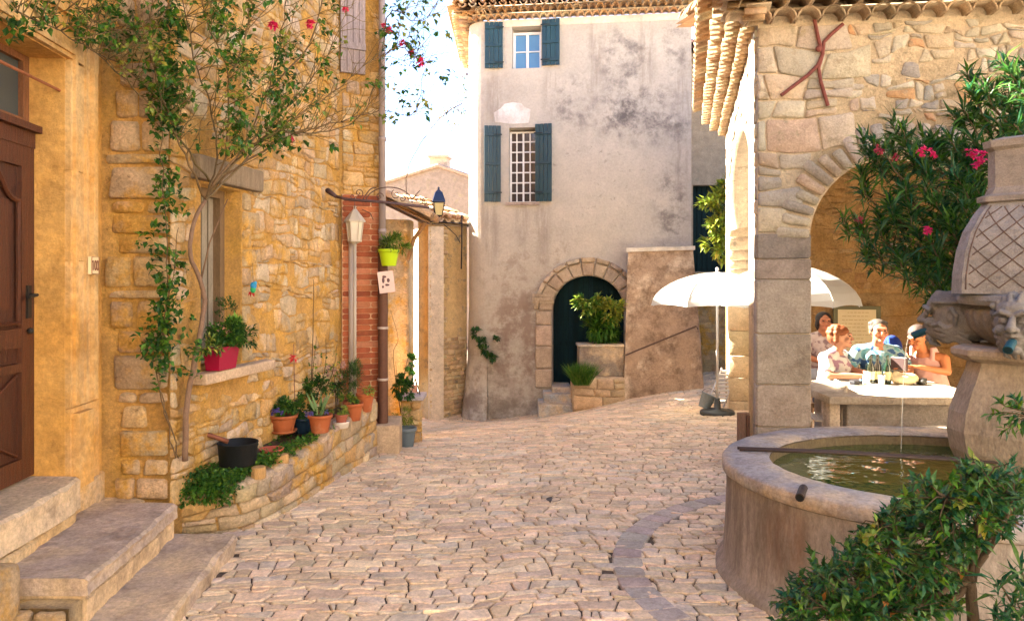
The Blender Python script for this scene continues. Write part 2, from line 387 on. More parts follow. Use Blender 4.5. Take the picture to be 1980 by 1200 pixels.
def build_ground():
    g = MB((.12, .085, .06)); xs = [-60, -20, -8] + [i * .5 for i in range(-12, 19)] + [12, 25, 60]; ys = [-20, -5, 0] + [1 + i * .5 for i in range(0, 40)] + [24, 40, 150]
    for y in ys:
        for x in xs: g.v.append((x, y, gz(x, y) - .007))
    n = len(xs)
    for j in range(len(ys) - 1):
        for i in range(n - 1): g.f.append((j * n + i, j * n + i + 1, (j + 1) * n + i + 1, (j + 1) * n + i)); g.c.append(g.col)
    g.build('ground', 'joint', smooth=True, kind='structure')
    s = MB(); cols = [(.74, .57, .40), (.68, .52, .36), (.82, .64, .45), (.60, .46, .32), (.72, .54, .37), (.64, .53, .41), (.77, .57, .38)]
    def rr(x, y, k=1): return sqrt(((x - 2.58) / 1.78) ** 2 + ((y - 4.4) / 1.58) ** 2)
    def keep(x, y):
        if x < -1.80 and y < 4.85: return False
        if y < 7.5 and x < -1.42 - (7.5 - y) * .24 and y > 4.8: return False
        if ((x - FC.x) / 1.22) ** 2 + ((y - FC.y) / 1.02) ** 2 < 1: return False
        r = rr(x, y)
        if 1.02 < r < 1.085 and x < 2.6: return False
        return True
    def fnq(x, y, d): return Vector((x, y, gz(x, y) + d + .006 * noise.noise(Vector((x * 1.5, y * 1.5, 0)))))
    fr = lambda u, v, d: fnq(u + .12 * sin(v * .9) + .05 * sin(v * 3.1), v + .10 * sin(u * 1.3 + .5) + .03 * sin(u * 4), d)
    kp = lambda u, v: keep(*fr(u, v, 0)[:2])
    for (a, b, c, d, sx, sy, sd) in ((-2.4, 5.5, 2.9, 6.6, .15, .078, 3), (-2.2, 6.5, 6.6, 10.2, .14, .082, 4), (-2.2, 6.5, 10.2, 15.5, .15, .09, 5)):
        for p in cells(a, b, c, d, sx, sy, .75, sd, .42, kp, .3):
            stone(s, p, fr, .0042, .012, jcol(R.choice(cols), .11), rough=.6)
    # kerb ring of long setts round the fountain
    n = 44
    for i in range(n):
        a0 = pi * .42 + 2 * pi * i / n * .62; a1 = pi * .42 + 2 * pi * (i + 1) / n * .62
        q = [(2.58 + 1.78 * k * cos(a), 4.4 + 1.58 * k * sin(a)) for k, a in ((1.0, a0), (1.0, a1), (1.11, a1), (1.11, a0))]
        if q[0][0] > 2.6: continue
        stone(s, q, fnq, .004, .016, jcol((.44, .37, .32), .14), rough=.6)
    s.build('cobbled_street', 'paving', smooth=False, kind='structure')
build_ground()
# ---------------------------------------------------------------- unseen house front added behind the viewer to bounce sunlight into the street
sq = thing('bounce_facade', 'pale house front added behind the viewer to bounce sunlight into the street', 'house', (0, -9, 0))
for nm, (a, b), (c, d), h in (('wall', (-14, -9.5), (16, -9.0), 9), ('side_wall', (16, -9), (15, 4.5), 7)):
    mb_ = MB((.66, .56, .43)); W_ = Wall((c, d), (a, b)) if nm == 'wall' else Wall((a, b), (c, d), flip=False); panel(mb_, W_, rect(0, -1, W_.L, h), [], .5); mb_.build(nm, 'limestone', sq)
# ================================================================ LEFT HOUSE
PALE = [(.62, .47, .30), (.56, .42, .26), (.68, .53, .36), (.50, .38, .25), (.60, .42, .24)]
OCHS = [(.66, .42, .18), (.70, .48, .24), (.60, .38, .16), (.72, .52, .30), (.55, .36, .18)]
CREAM = [(.66, .55, .43), (.60, .50, .39), (.70, .60, .48), (.56, .47, .38), (.64, .50, .36), (.52, .45, .38)]
DA, DB = (-2.395, 1.5), (-2.697, 4.86)
WD = Wall(DA, DB); WQ = Wall((-2.74, 4.86), (-2.25, 4.86)); W2 = Wall((-2.25, 4.86), (-1.766, 7.55)); W3 = Wall((-1.766, 7.55), (-1.36, 7.75)); W4 = Wall((-1.36, 7.75), (-1.5, 8.6))
house = thing('stone_house', 'ochre stone house with a red wooden door, tall quoin stones and climbing rose in front', 'house', (-3, 5, 0))
TOP = 7.0
mb = MB((.62, .36, .11)); du = lambda y: (y - 1.5) / WD.U.y
d0, d1 = du(3.12), du(4.39)
panel(mb, WD, rect(0, -.6, WD.L + .1, TOP), [rect(d0, .50, d1, 3.06)], .45)
panel(mb, Wall((-2.395, -3), (-2.395, 1.5)), rect(0, -.6, 4.5, TOP), [], .4)
mb.build('plastered_wall', 'plaster_ochre', house)
mb = MB((.60, .34, .10)); wu = lambda y: (y - 4.86) / W2.U.y
wa, wb_ = wu(5.2), wu(5.72)
panel(mb, W2, rect(0, -.6, W2.L, TOP), [rect(wa, 1.1, wb_, 2.43)], .4)
panel(mb, WQ, rect(0, -.6, WQ.L, TOP), [], .3)
panel(mb, W3, rect(0, -.6, W3.L, TOP), [], .3); panel(mb, W4, rect(0, -.6, W4.L, TOP), [], .3)
panel(mb, Wall((-1.5, 8.6), (-7, 8.9)), rect(0, -.6, 5.5, TOP), [], .3, 0)
panel(mb, Wall((-7, 8.9), (-7, -3)), rect(0, -.6, 12, TOP), [], .3, 0)
mb.add([(-2.4, -3, TOP), (-2.7, 4.86, TOP), (-2.25, 4.86, TOP), (-1.766, 7.55, TOP), (-1.36, 7.75, TOP), (-1.5, 8.6, TOP), (-7, 8.9, TOP), (-7, -3, TOP)], [tuple(range(8))])
masonry(mb, W2, .0, W2.L - .02, .1, 4.6,   .15, .10, .007, .018, PALE + OCHS, seed=11, jit=.8, split=.35, holes=[rect(wa - .02, 1.0, wb_ + .02, 2.75)], fill=.86, vary=.65, rough=1.8, d0=-.002)
masonry(mb, W3, .03, W3.L, 2.62, 4.8, .15, .10, .006, .016, PALE + OCHS + OCHS, seed=12, jit=.36, fill=.9, vary=.5, rough=1.6, holes=[rect(W3.u(655) - .02, 3.82, W3.u(706) + .02, 6)])
mb.build('rubble_wall', 'ochre', house, True)
# quoin of big blocks between the doorway and the window wall
mb = MB(); r_ = random.Random(5); z = .20
for h in (.10, .16, .12, .19, .16, .09, .24, .16, .20, .07, .22, .13, .14, .09, .23, .08, .22, .20, .18, .22, .2):
    wide = r_.random(); u0 = .05 + wide * .12; split = r_.random() < .45; us = [u0, WQ.L] if not split else [u0, u0 + (WQ.L - u0) * r_.uniform(.35, .6), WQ.L]
    for a, b in zip(us[:-1], us[1:]):
        if r_.random() < .08: continue
        q = [(a + r_.uniform(0, .025), z + r_.uniform(0, .012)), ((a + b) / 2, z + r_.uniform(-.004, .008)), (b - r_.uniform(0, .012), z + r_.uniform(0, .015)), (b - r_.uniform(-.004, .008), z + h * .5), (b - r_.uniform(0, .012), z + h - r_.uniform(.004, .015)), ((a + b) / 2, z + h - r_.uniform(0, .01)), (a + r_.uniform(0, .03), z + h - r_.uniform(.004, .018))]
        stone(mb, q, lambda u, v, d: WQ.pt(u, v, d), .006, .028, jcol(r_.choice([(.56, .40, .24), (.60, .43, .26), (.48, .34, .21), (.62, .42, .22)]), .14), rough=1.4)
    z += h
mb.build('quoin_stones', 'ochre', house, True)
# doorway surround
mb = MB((.66, .44, .20)); fr = [(d0 - .36, .5), (d1 + .37, .5), (d1 + .37, 3.42), (d0 - .36, 3.42)]
for (zl, zh) in ((.5, .98), (.985, 1.42), (1.425, 1.86), (1.865, 2.4), (2.405, 3.05)):
    panel(mb, WD, rect(d1 + .003, zl, d1 + .34 + (.03 if zl < 1 else 0), zh), [], .2, .03 + rnd(0, .004), jcol((.66, .44, .20), .08))
    panel(mb, WD, rect(d0 - .34, zl, d0 - .003, zh), [], .2, .03 + rnd(0, .004), jcol((.66, .44, .20), .08))
panel(mb, WD, rect(d0 - .36, 3.065, d1 + .36, 3.38), [], .2, .034)
for o_, w_, d_ in ((.03, .03, .05), (.17, .025, .045), (.24, .05, .06)):
    panel(mb, WD, rect(d1 + o_, 1.0, d1 + o_ + w_, 3.06 + o_ + w_), [], .05, d_); panel(mb, WD, rect(d0 - o_ - w_, 1.0, d0 - o_, 3.06 + o_ + w_), [], .05, d_)
    panel(mb, WD, rect(d0 - o_, 3.06 + o_, d1 + o_, 3.06 + o_ + w_), [], .05, d_)
panel(mb, WD, rect(d1 + .02, .5, d1 + .2, .95), [], .05, .075)
mb.build('door_surround', 'plaster_ochre', house)
# door
REC = -.2; WOODC = (.060, .013, .002); WL = (.078, .018, .003)
mb = MB(WOODC); panel(mb, WD, rect(d0, .6, d1, 2.52), [], .05, REC); door = mb.build('door', 'wood', house, label='red brown wooden door with carved panels')
mb = MB(WL); e = .005
for a, b, c, d in ((d0, .6, d0 + .1, 2.52), (d1 - .13, .6, d1, 2.52), (d0 + .1, .6, d1 - .13, .72), (d0 + .1, 1.36, d1 - .13, 1.47), (d0 + .1, 2.40, d1 - .13, 2.52), (d0 + .1, 1.22, d1 - .13, 1.27)): panel(mb, WD, rect(a, b, c, d), [], .03, REC + .028)
mc = (d0 + d1) / 2; uu = [d0 + .12 + (d1 - d0 - .27) * i / 40 for i in range(41)]
top = [(u, 2.30 + .10 * math.tanh((.34 - abs(u - mc + .01)) * 14) - .0) for u in uu]
def strip(mb, pts, wd, d, col=None, W=WD):
    mb.tube([W.pt(a, b, d) for a, b in pts], wd, 6, col)
strip(mb, top, .016, REC + .02); strip(mb, [(uu[0], 2.2), (uu[0], 1.5), (uu[-1], 1.5), (uu[-1], 2.2)], .014, REC + .02)
strip(mb, [(mc + .30 * cos(a), .96 + .20 * sin(a)) for a in [2 * pi * i / 30 for i in range(31)]], .010, REC + .01)
strip(mb, [(uu[0], 1.2), (uu[-1], .74)], .009, REC + .01); strip(mb, [(uu[0], .74), (uu[-1], 1.2)], .009, REC + .01)
panel(mb, WD, rect(uu[0] + .08, 1.58, uu[-1] - .08, 2.2), [], .03, REC + .016)
mb.build('door_moulding', 'wood', door)
mb = MB((.03, .025, .02)); mb.box(WD.pt(d1 - .07, 1.62, REC + .035), (.012, .04, .19), M3=None, rz=atan2(WD.N.y, WD.N.x)); mb.tube([WD.pt(d1 - .07, 1.66, REC + .03), WD.pt(d1 - .07, 1.66, REC + .08), WD.pt(d1 - .16, 1.65, REC + .085)], .01, 8)
mb.ball(WD.pt(d1 - .07, 1.45, REC + .045), .018); mb.build('handle', 'metal', door)
mb = MB(WL); panel(mb, WD, rect(d0, 2.52, d1, 2.61), [], .08, REC + .035); panel(mb, WD, rect(d0, 2.61, d1, 2.65), [], .10, REC + .075); mb.build('transom_bar', 'wood', house)
mb = MB((.20, .075, .025))
for a, b, c, d in ((d0, 2.65, d0 + .06, 3.06), (d1 - .06, 2.65, d1, 3.06), (d0 + .06, 2.65, d1 - .06, 2.69), (d0 + .06, 3.02, d1 - .06, 3.06), (mc - .02, 2.69, mc + .02, 3.02), (d1 - .36, 2.69, d1 - .325, 3.02)): panel(mb, WD, rect(a, b, c, d), [], .04, REC)
tw = mb.build('transom_window', 'wood', house)
mb = MB((.05, .06, .06)); panel(mb, WD, rect(d0, 2.66, d1, 3.05), [], .01, REC - .03); mb.build('pane', 'paint', tw)
mb = MB((.30, .11, .05)); mb.tube([WD.pt(d0 - .0, 2.87, -.03), WD.pt(d1 + .0, 2.87, -.03)], .009, 8); mb.build('iron_bar', 'metal', tw)
mb = MB((.60, .42, .22)); nW = Wall((X(158, 4.66) + .0, 4.66), (X(158, 4.66) - .01, 4.75))
pu = (4.61 - 1.5) / WD.U.y; zc = Z(513, 4.63); panel(mb, WD, rect(pu - .05, zc - .055, pu + .05, zc + .055), [], .02, .072, (.82, .62, .38))
pl = mb.build('house_number', 'paint', house)
mb = MB((.22, .10, .05))
for k, ch in enumerate('100'):
    c = pu - .03 + k * .03
    if ch == '1': strip(mb, [(c, zc - .03), (c, zc + .03), (c - .01, zc + .02)], .0035, .075)
    else: strip(mb, [(c + .011 * cos(a), zc + .03 * sin(a)) for a in [2 * pi * i / 14 for i in range(15)]], .0035, .075)
for q in (rect(pu - .047, zc - .052, pu + .047, zc + .052),): strip(mb, q + q[:1], .002, .075)
mb.build('numerals', 'paint', pl)
# small window in the rubble wall: closed grey shutter in a deep reveal
mb = MB((.30, .26, .20)); panel(mb, W2, rect(wa, 1.12, wb_, 2.43), [], .05, -.2)
for i in range(6): u = wa + .05 + i * (wb_ - wa - .1) / 5; strip(mb, [(u, 1.14), (u, 2.42)], .006, -.197, (.14, .11, .07), W2)
mb.build('shutter', 'oldwood', house, label='closed grey wooden shutter in the small window')
mb = MB((.20, .13, .07)); panel(mb, W2, rect(wb_ - .06, 1.12, wb_, 2.43), [], .06, -.14); panel(mb, W2, rect(wa, 2.37, wb_ - .06, 2.43), [], .06, -.14); mb.build('window_frame', 'oldwood', house)
mb = MB((.24, .18, .12)); c = W2.pt((wa + wb_) / 2 + .05, 2.53, -.05); m3 = Matrix((W2.U, W2.N, Vector((0, 0, 1)))).transposed()
mb.box(c, (wb_ - wa + .34, .25, .17), M3=m3, bev=.02); mb.build('lintel', 'oldwood', house, label='grey weathered timber lintel')
mb = MB((.52, .38, .26)); mb.box(W2.pt((wa + wb_) / 2 + .12, 1.06, .0), (wb_ - wa + .45, .22, .08), M3=m3, bev=.02); mb.build('window_sill', 'limestone', house)
mb = MB()
for k in range(9):
    for sd, uu0 in ((1, wb_ + .01),):
        h = 1.32 / 9; ww = .10 + .12 * (k % 2) + rnd(0, .04); z0 = 1.11 + k * h
        stone(mb, [(uu0, z0), (uu0 + ww, z0), (uu0 + ww, z0 + h), (uu0, z0 + h)], lambda u, v, d: W2.pt(u, v, d), .006, .02, jcol((.52, .37, .22), .15))
mb.build('jamb_stones', 'ochre', house, True)
# lilac grey shutter high on the end wall
mb = MB((.38, .31, .30)); a, b = W3.u(657), W3.u(704); panel(mb, W3, rect(a, 3.86, b, 5.4), [], .035, .05)
for i in range(1, 4): u = a + (b - a) * i / 4; strip(mb, [(u, 3.87), (u, 5.3)], .004, .051, (.2, .15, .14), W3)
panel(mb, W3, rect(a, 4.1, b, 4.17), [], .02, .07); mb.build('shutter', 'oldwood', house, label='lilac grey shutter high above the brick pier')
# brick pier at the end of the wall
mb = MB((.55, .34, .20)); bu0, bu1 = W3.u(660), W3.L; panel(mb, W3, rect(bu0, -.3, bu1 + .005, 2.62), [], .06, .03)
z = -.05; k = 0; BR = [(.34, .095, .04), (.40, .13, .055), (.27, .07, .03), (.44, .17, .085)]
while z < 2.58:
    u = bu0 + (0 if k % 2 else .0); segs = [bu0, bu0 + .14, bu1] if k % 2 else [bu0, bu1 - .13, bu1]
    for a, b in zip(segs[:-1], segs[1:]):
        stone(mb, [(a, z), (b, z), (b, z + .056), (a, z + .056)], lambda u, v, d: W3.pt(u, v, d + .03), .004, .008, jcol(R.choice(BR), .15), rough=.5)
    z += .058; k += 1
mb.build('brick_pier', 'brick', house, False)
mb = MB((.30, .25, .25)); px_ = X(741, 7.72); pts = [(px_, 7.66, 6.9), (px_, 7.66, 2.05)]; mb.tube(pts, .036, 14)
for z in (4.3, 3.2, 2.25): mb.tube([(px_, 7.66, z - .02), (px_, 7.66, z + .02)], .043, 14)
pp = mb.build('downpipe', 'paint', house, True)
mb = MB((.12, .055, .035)); mb.tube([(px_ + .01, 7.64, 2.1), (px_ + .01, 7.64, 1.6), (px_ + .012, 7.64, .9), (px_ + .01, 7.64, .2), (px_ + .012, 7.62, .05)], [.05, .052, .05, .055, .06], 14)
for z in (1.25, .72): mb.tube([(px_ + .01, 7.64, z - .012), (px_ + .01, 7.64, z + .012)], .057, 14, (.5, .42, .36))
mb.build('cast_iron_pipe', 'metal', house, True)
mb = MB((.40, .34, .31)); mb.tube([W3.pt(W3.u(677), 2.3, .05), W3.pt(W3.u(677), .45, .05)], .028, 12); mb.build('pipe', 'paint', house, True)

# ---------------------------------------------------------------- entrance steps
def fx(y, x0): return x0 - .09 * (y - 3.6)
STC = (.50, .40, .31)
st = thing('stone_steps', 'worn stone doorsteps climbing to the red wooden door', 'steps', (-2.2, 4, 0))
def slab(mb, xa, xb, ya, yb, z0, z1, col, n=70, sag=.006):
    """worn slab running along the house; xa, xb = x at y 3.6"""
    vs = []; fs = []; sec = 7
    for i in range(n + 1):
        y = ya + (yb - ya) * i / n; a = fx(y, xa); b = fx(y, xb) + .016 * noise.fractal(Vector((y * 4, z1 * 9, 0)), .8, 2, 5); t = z1 - sag * 2 * (1 - abs(2 * i / n - 1)) + .007 * noise.fractal(Vector((y * 5, 3, z1)), .8, 2, 5)
        ch_ = .010 + .020 * max(0, noise.noise(Vector((y * 9, z1 * 5, 2)))); vs += [(a, y, z0), (a, y, t), (b - .05 - ch_, y, t - .002), (b - .008 - ch_, y, t - .005), (b, y, t - .008 - ch_), (b - .006 + .012 * noise.noise(Vector((y * 7, 5, z1))), y, (t + z0) / 2), (b, y, z0)]
    for i in range(n):
        for j in range(sec - 1): a = i * sec + j; fs.append((a, a + 1, a + 1 + sec, a + sec))
    fs.append(tuple(range(sec))[::-1]); fs.append(tuple(n * sec + j for j in range(sec))); mb.add(vs, fs, col)
mb = MB(); slab(mb, -2.2, -1.67, 2.0, 4.76, -.1, .115, (.46, .36, .29)); mb.build('lowest_step', 'step', st)
mb = MB(); slab(mb, -2.7, -2.03, 3.53, 4.70, .24, .33, (.46, .36, .29)); mb.build('middle_step', 'step', st)
mb = MB((.58, .42, .26)); slab(mb, -2.7, -2.045, 3.55, 4.69, -.1, .236, (.58, .42, .26)); slab(mb, -2.7, -2.3, 4.69, 4.86, -.1, .32, (.58, .40, .22), 8); mb.build('riser', 'step', st)
mb = MB(); slab(mb, -2.80, -2.47, 2.2, 4.37, .40, .585, (.62, .48, .33)); slab(mb, -2.84, -2.49, 2.2, 4.36, .2, .395, (.62, .43, .22)); slab(mb, -2.9, -2.56, 4.37, 4.86, .0, .50, (.60, .36, .13), 12, 0); mb.build('threshold', 'step', st)
mb = MB((.5, .36, .2)); WL_ = Wall((-2.62, 3.42), (-2.06, 3.42)); panel(mb, WL_, rect(-.4, -.1, WL_.L, .22), [], .1, -.02)
masonry(mb, WL_, -.3, WL_.L - .0, -.05, .22, .2, .11, .008, .03, [(.58, .42, .24), (.5, .36, .22)], seed=31)
mb.box((-2.52, 3.28, .2), (.5, .32, .5), col=(.55, .40, .24), bev=.05); mb.box((-2.62, 3.16, .36), (.36, .3, .14), col=(.6, .45, .26), bev=.04)
mb.build('side_wall', 'ochre', st, True)

# ---------------------------------------------------------------- low planter wall
path = [(-2.26, 5.0, .27), (-2.05, 5.09, .29), (-1.87, 5.16, .32), (-1.74, 5.42, .34), (-1.66, 5.75, .36), (-1.6, 6.15, .39), (-1.55, 6.5, .42), (-1.48, 6.85, .46), (-1.42, 7.15, .50), (-1.37, 7.42, .52)]
pl_ = [0]
for a, b in zip(path[:-1], path[1:]): pl_.append(pl_[-1] + sqrt((a[0] - b[0]) ** 2 + (a[1] - b[1]) ** 2))
def pat(u):
    u = max(0, min(pl_[-1] - 1e-6, u)); i = max(k for k in range(len(pl_) - 1) if pl_[k] <= u); t = (u - pl_[i]) / (pl_[i + 1] - pl_[i]); a, b = path[i], path[i + 1]
    p = Vector((a[0] + (b[0] - a[0]) * t, a[1] + (b[1] - a[1]) * t, 0)); i0 = max(0, i - 0); d = Vector((b[0] - a[0], b[1] - a[1], 0)).normalized(); return p, Vector((d.y, -d.x, 0)), a[2] + (b[2] - a[2]) * t
def pfn(u, v, d): p, n, t = pat(u); return p + n * d + Vector((0, 0, v * t - .06))
pw = thing('planter_wall', 'low curved rubble wall holding the flower bed below the rose', 'wall', (-1.7, 6, 0))
mb = MB((.55, .34, .12)); N_ = 40
for i in range(N_):
    a, b = pl_[-1] * i / N_, pl_[-1] * (i + 1) / N_; mb.quad(pfn(a, -.3, 0), pfn(b, -.3, 0), pfn(b, 1.13, 0), pfn(a, 1.13, 0)); mb.quad(pfn(a, 1.13, 0), pfn(b, 1.13, 0), pfn(b, 1.13, -.16), pfn(a, 1.13, -.16)); mb.quad(pfn(b, 0, -.16), pfn(a, 0, -.16), pfn(a, 1.13, -.16), pfn(b, 1.13, -.16))
for p in cells(.01, pl_[-1] - .01, .08, 1.16, .19, .30, .25, 21, .4): stone(mb, p, pfn, .007, .03 * rnd(.6, 1.3), jcol(R.choice(PALE + [(.60, .38, .16), (.44, .34, .26)]), .14), rough=1.5)
u = 0
while u < pl_[-1] - .05:
    L = rnd(.16, .30); e = min(u + L, pl_[-1] - .005); lf = lambda a, b, d: pfn(a, 1.13 + .0, b) + Vector((0, 0, d + .01))
    stone(mb, [(u, -.15), ((u + e) / 2, -.155), (e, -.15), (e, .018), ((u + e) / 2, .03), (u, .018)], lf, .005, .03, jcol((.52, .39, .28), .12), rough=1.4); u = e
mb.quad(pfn(pl_[-1], -.3, 0), pfn(pl_[-1], -.3, -.3), pfn(pl_[-1], 1.13, -.3), pfn(pl_[-1], 1.13, 0))
mb.build('rubble_face', 'ochre', pw, True)
mb = MB((.10, .065, .04))
def soilz(x, y): return .34 + .08 * max(0, min(1, (5.6 - y))) + .13 * max(0, min(1, (y - 6.2) * 1.6)) * .5
for i in range(30):
    ya = 4.95 + (7.5 - 4.95) * i / 30; yb = 4.95 + (7.5 - 4.95) * (i + 1) / 30
    def edge(y):
        for a, b in zip(path[2:-1], path[3:]):
            if a[1] <= y <= b[1]: return a[0] + (b[0] - a[0]) * (y - a[1]) / (b[1] - a[1])
        return path[2][0] if y < 5.2 else path[-1][0]
    w0, w1 = -2.3 + .18 * (ya - 4.86), -2.3 + .18 * (yb - 4.86)
    if ya < 5.1: continue
    mb.quad((w0, ya, soilz(0, ya) + .07), (edge(ya) - .12, ya, soilz(0, ya) - .02), (edge(yb) - .12, yb, soilz(0, yb) - .02), (w1, yb, soilz(0, yb) + .07))
mb.quad((-2.35, 5.0, .30), (-1.95, 5.2, .30), (-2.0, 5.5, .34), (-2.3, 5.5, .42))
mb.build('soil', 'soil', pw)
ter = MB((.50, .37, .25)); ter.box((-1.32, 7.78, .06), (.30, .55, .42), rz=.1, bev=.02)
ter.build('stone_block', 'limestone', label='squared stone block at the foot of the drainpipe', cat='stone block')

# ================================================================ NEIGHBOUR AND ALLEY
nb = thing('stone_cottage', 'small stone cottage with a tiled canopy past the drainpipe', 'house', (-1.6, 9.5, 0))
WN = Wall((X(735, 9.3) - .3, 9.35), (X(790, 9.3), 9.3)); WN2 = Wall((X(790, 9.3), 9.3), (X(790, 9.3) - .75, 12.6))
mb = MB((.62, .47, .30)); panel(mb, WN, rect(0, -.6, WN.L, 2.5), [], .3); panel(mb, WN2, rect(0, -.9, WN2.L, 2.5), [], .3)
masonry(mb, WN, .1, WN.L - .01, -.4, 2.45, .13, .085, .006, .02, [(.62, .45, .28), (.68, .52, .36), (.55, .38, .22)], seed=41, jit=.35)
mb.build('wall', 'ochre', nb, True)
mb = MB((.6, .42, .25)); panel(mb, Wall((-2.15, 8.95), (-2.62, 14.6)), rect(0, 0, 5.65, 5.2), [], .2); panel(mb, Wall((-7, 14.6), (-2.62, 14.6)), rect(0, 0, 4.38, 5.2), [], .2, -.2); mb.add([(-2.15, 8.95, 5.2), (-2.62, 14.6, 5.2), (-7, 14.6, 5.6), (-7, 8.95, 5.6)], [(0, 1, 2, 3)]); mb.build('sun_blocking_storey', 'plaster_ochre', nb)  # unseen taller part, added to block the sun from the street
mb = MB()
for i in range(6):
    y = 9.0 + i * .17
    for k in range(3):
        x = -1.74 + k * .24; z = 2.86 - k * .115; halftile(mb, (x + .27, y, z - .13), (x, y, z), .08, .07, col=jcol(R.choice(TILEC), .15))
mb.add([(-1.8, 8.92, 2.83), (-1.02, 8.92, 2.46), (-1.02, 9.95, 2.46), (-1.8, 9.95, 2.83)], [(0, 1, 2, 3)], (.45, .28, .13)); mb.tube([(-1.30, 9.28, 2.0), (-1.22, 9.2, 2.25), (-1.06, 9.05, 2.44)], .025, 8, (.25, .15, .08))
mb.build('canopy', 'tile', nb, label='small sloping canopy of clay tiles')
ah = thing('alley_house', 'low golden stone house at the end of the alley beside the tower', 'house', (-1.3, 14.5, -.5))
CX, CY = X(828, 13.9), 13.9; WC = Wall((CX, CY), (X(893, 14.6) + .1, 14.6)); WC2 = Wall((CX - 1.0, CY + 2.6), (CX, CY))
mb = MB((.62, .44, .22)); panel(mb, WC, rect(0, -1.2, WC.L, 2.85), [], .3); 
masonry(mb, WC, .02, WC.L, -.9, 2.8, .17, .075, .006, .022, [(.60, .42, .24), (.52, .36, .2), (.66, .5, .3)], seed=43, jit=.3, keep=lambda u, v: u < .42 or v < .6)
mb.build('stone_wall', 'rubble', ah, True)
mb = MB((.66, .55, .42)); panel(mb, WC2, rect(0, -1.2, WC2.L, 2.75), [], .3); mb.build('rendered_wall', 'limestone', ah)
roof(WC, -.1, WC.L + .1, 2.87, .15, 1.6, .35, 'roof', ah)
WG = Wall((X(735, 22), 22.3), (X(915, 22), 21.9)); gh = thing('gabled_house', 'distant pinkish gabled house with a square chimney', 'house', (-2, 22, 0))
ap = WG.uv(848, 322); l_ = WG.uv(740, 356); r0 = WG.uv(915, 345); mb = MB((.34, .27, .22)); panel(mb, WG, [(l_[0], -1), (r0[0], -1), r0, ap, l_], [], 4)
mb.build('wall', 'rubble', gh)
mb = MB((.45, .33, .25)); mb.tube([WG.pt(l_[0], l_[1] + .03, .05), WG.pt(ap[0], ap[1] + .03, .05)], .06, 6); mb.tube([WG.pt(ap[0], ap[1] + .03, .05), WG.pt(r0[0], r0[1] + .03, .05)], .06, 6); mb.build('verge_tiles', 'tile', gh)
ca, cb = WG.uv(828, 325), WG.uv(862, 300); mb = MB((.62, .44, .32)); panel(mb, WG, rect(ca[0], ca[1] - .4, cb[0], cb[1]), [], .5, -.1)
panel(mb, WG, rect(ca[0] - .05, cb[1] - .05, cb[0] + .05, cb[1] + .02), [], .6, -.05); mb.build('chimney', 'rubble', gh)

# ================================================================ TOWER HOUSE
tower = thing('tower_house', 'tall pale plastered house with teal shutters and an arched doorway', 'house', (1.2, 14, -.6))
WT = Wall((X(900, 14), 14.0), (X(1337, 13.5), 13.5)); ZE = 6.62; RC = .42
def tuv(px, py, d=0): return WT.uv(px, py, d)
w1a, w1b = tuv(990, 133), tuv(1046, 50); w2a, w2b = tuv(984, 391), tuv(1036, 246)
w1 = rect(w1a[0], w1a[1], w1b[0], w1b[1]); w2 = rect(w2a[0], w2a[1], w2b[0], w2b[1])
da_, db_ = tuv(1068, 750), tuv(1207, 600); dtop = tuv(1137, 533)[1]
ad = arch(da_[0], db_[0], da_[1], db_[1], dtop - db_[1], 20)
TP = M['tower'] = mat('aged_plaster', .92, .12, 3, .5, 18, mix=(.50, .45, .385), mixscale=1.2, mixlo=.35, mixhi=.65, bdist=.012)
def add_blobs(TPm, BL):
    t = TPm.node_tree; n = t.nodes; l = t.links; b = n['Principled BSDF']; src = b.inputs['Base Color'].links[0].from_socket
    geo = n.new('ShaderNodeNewGeometry'); sep = n.new('ShaderNodeSeparateXYZ'); l.new(geo.outputs['Position'], sep.inputs[0])
    def mr(s, a, bb, c, d):
        k = n.new('ShaderNodeMapRange'); k.interpolation_type = 'SMOOTHSTEP'; k.inputs[1].default_value = a; k.inputs[2].default_value = bb; k.inputs[3].default_value = c; k.inputs[4].default_value = d; l.new(s, k.inputs[0]); return k.outputs[0]
    def mt(op, a, bb):
        k = n.new('ShaderNodeMath'); k.operation = op
        for i, q in enumerate((a, bb)):
            if isinstance(q, (int, float)): k.inputs[i].default_value = q
            else: l.new(q, k.inputs[i])
        return k.outputs[0]
    for cx, cz, rx, rz, ns, lo, hi, amt, col, st_ in BL:
        dx = mt('DIVIDE', mt('SUBTRACT', sep.outputs['X'], cx), rx); dz = mt('DIVIDE', mt('SUBTRACT', sep.outputs['Z'], cz), rz)
        r = mt('SQRT', mt('ADD', mt('MULTIPLY', dx, dx), mt('MULTIPLY', dz, dz)), 0); mp = n.new('ShaderNodeMapping'); mp.inputs['Scale'].default_value = (1, 1, st_); l.new(geo.outputs['Position'], mp.inputs[0])
        nz = n.new('ShaderNodeTexNoise'); nz.inputs['Scale'].default_value = ns; nz.inputs['Detail'].default_value = 9; nz.inputs['Roughness'].default_value = .72; l.new(mp.outputs[0], nz.inputs['Vector'])
        f = mt('MULTIPLY', mr(r, .35, 1.0, 1, 0), mr(nz.outputs['Fac'], lo, hi, 0, amt))
        mx = n.new('ShaderNodeMix'); mx.data_type = 'RGBA'; mx.inputs['B'].default_value = (*col, 1); l.new(f, mx.inputs['Factor']); l.new(src, mx.inputs['A']); src = mx.outputs['Result']
    l.new(src, b.inputs['Base Color'])
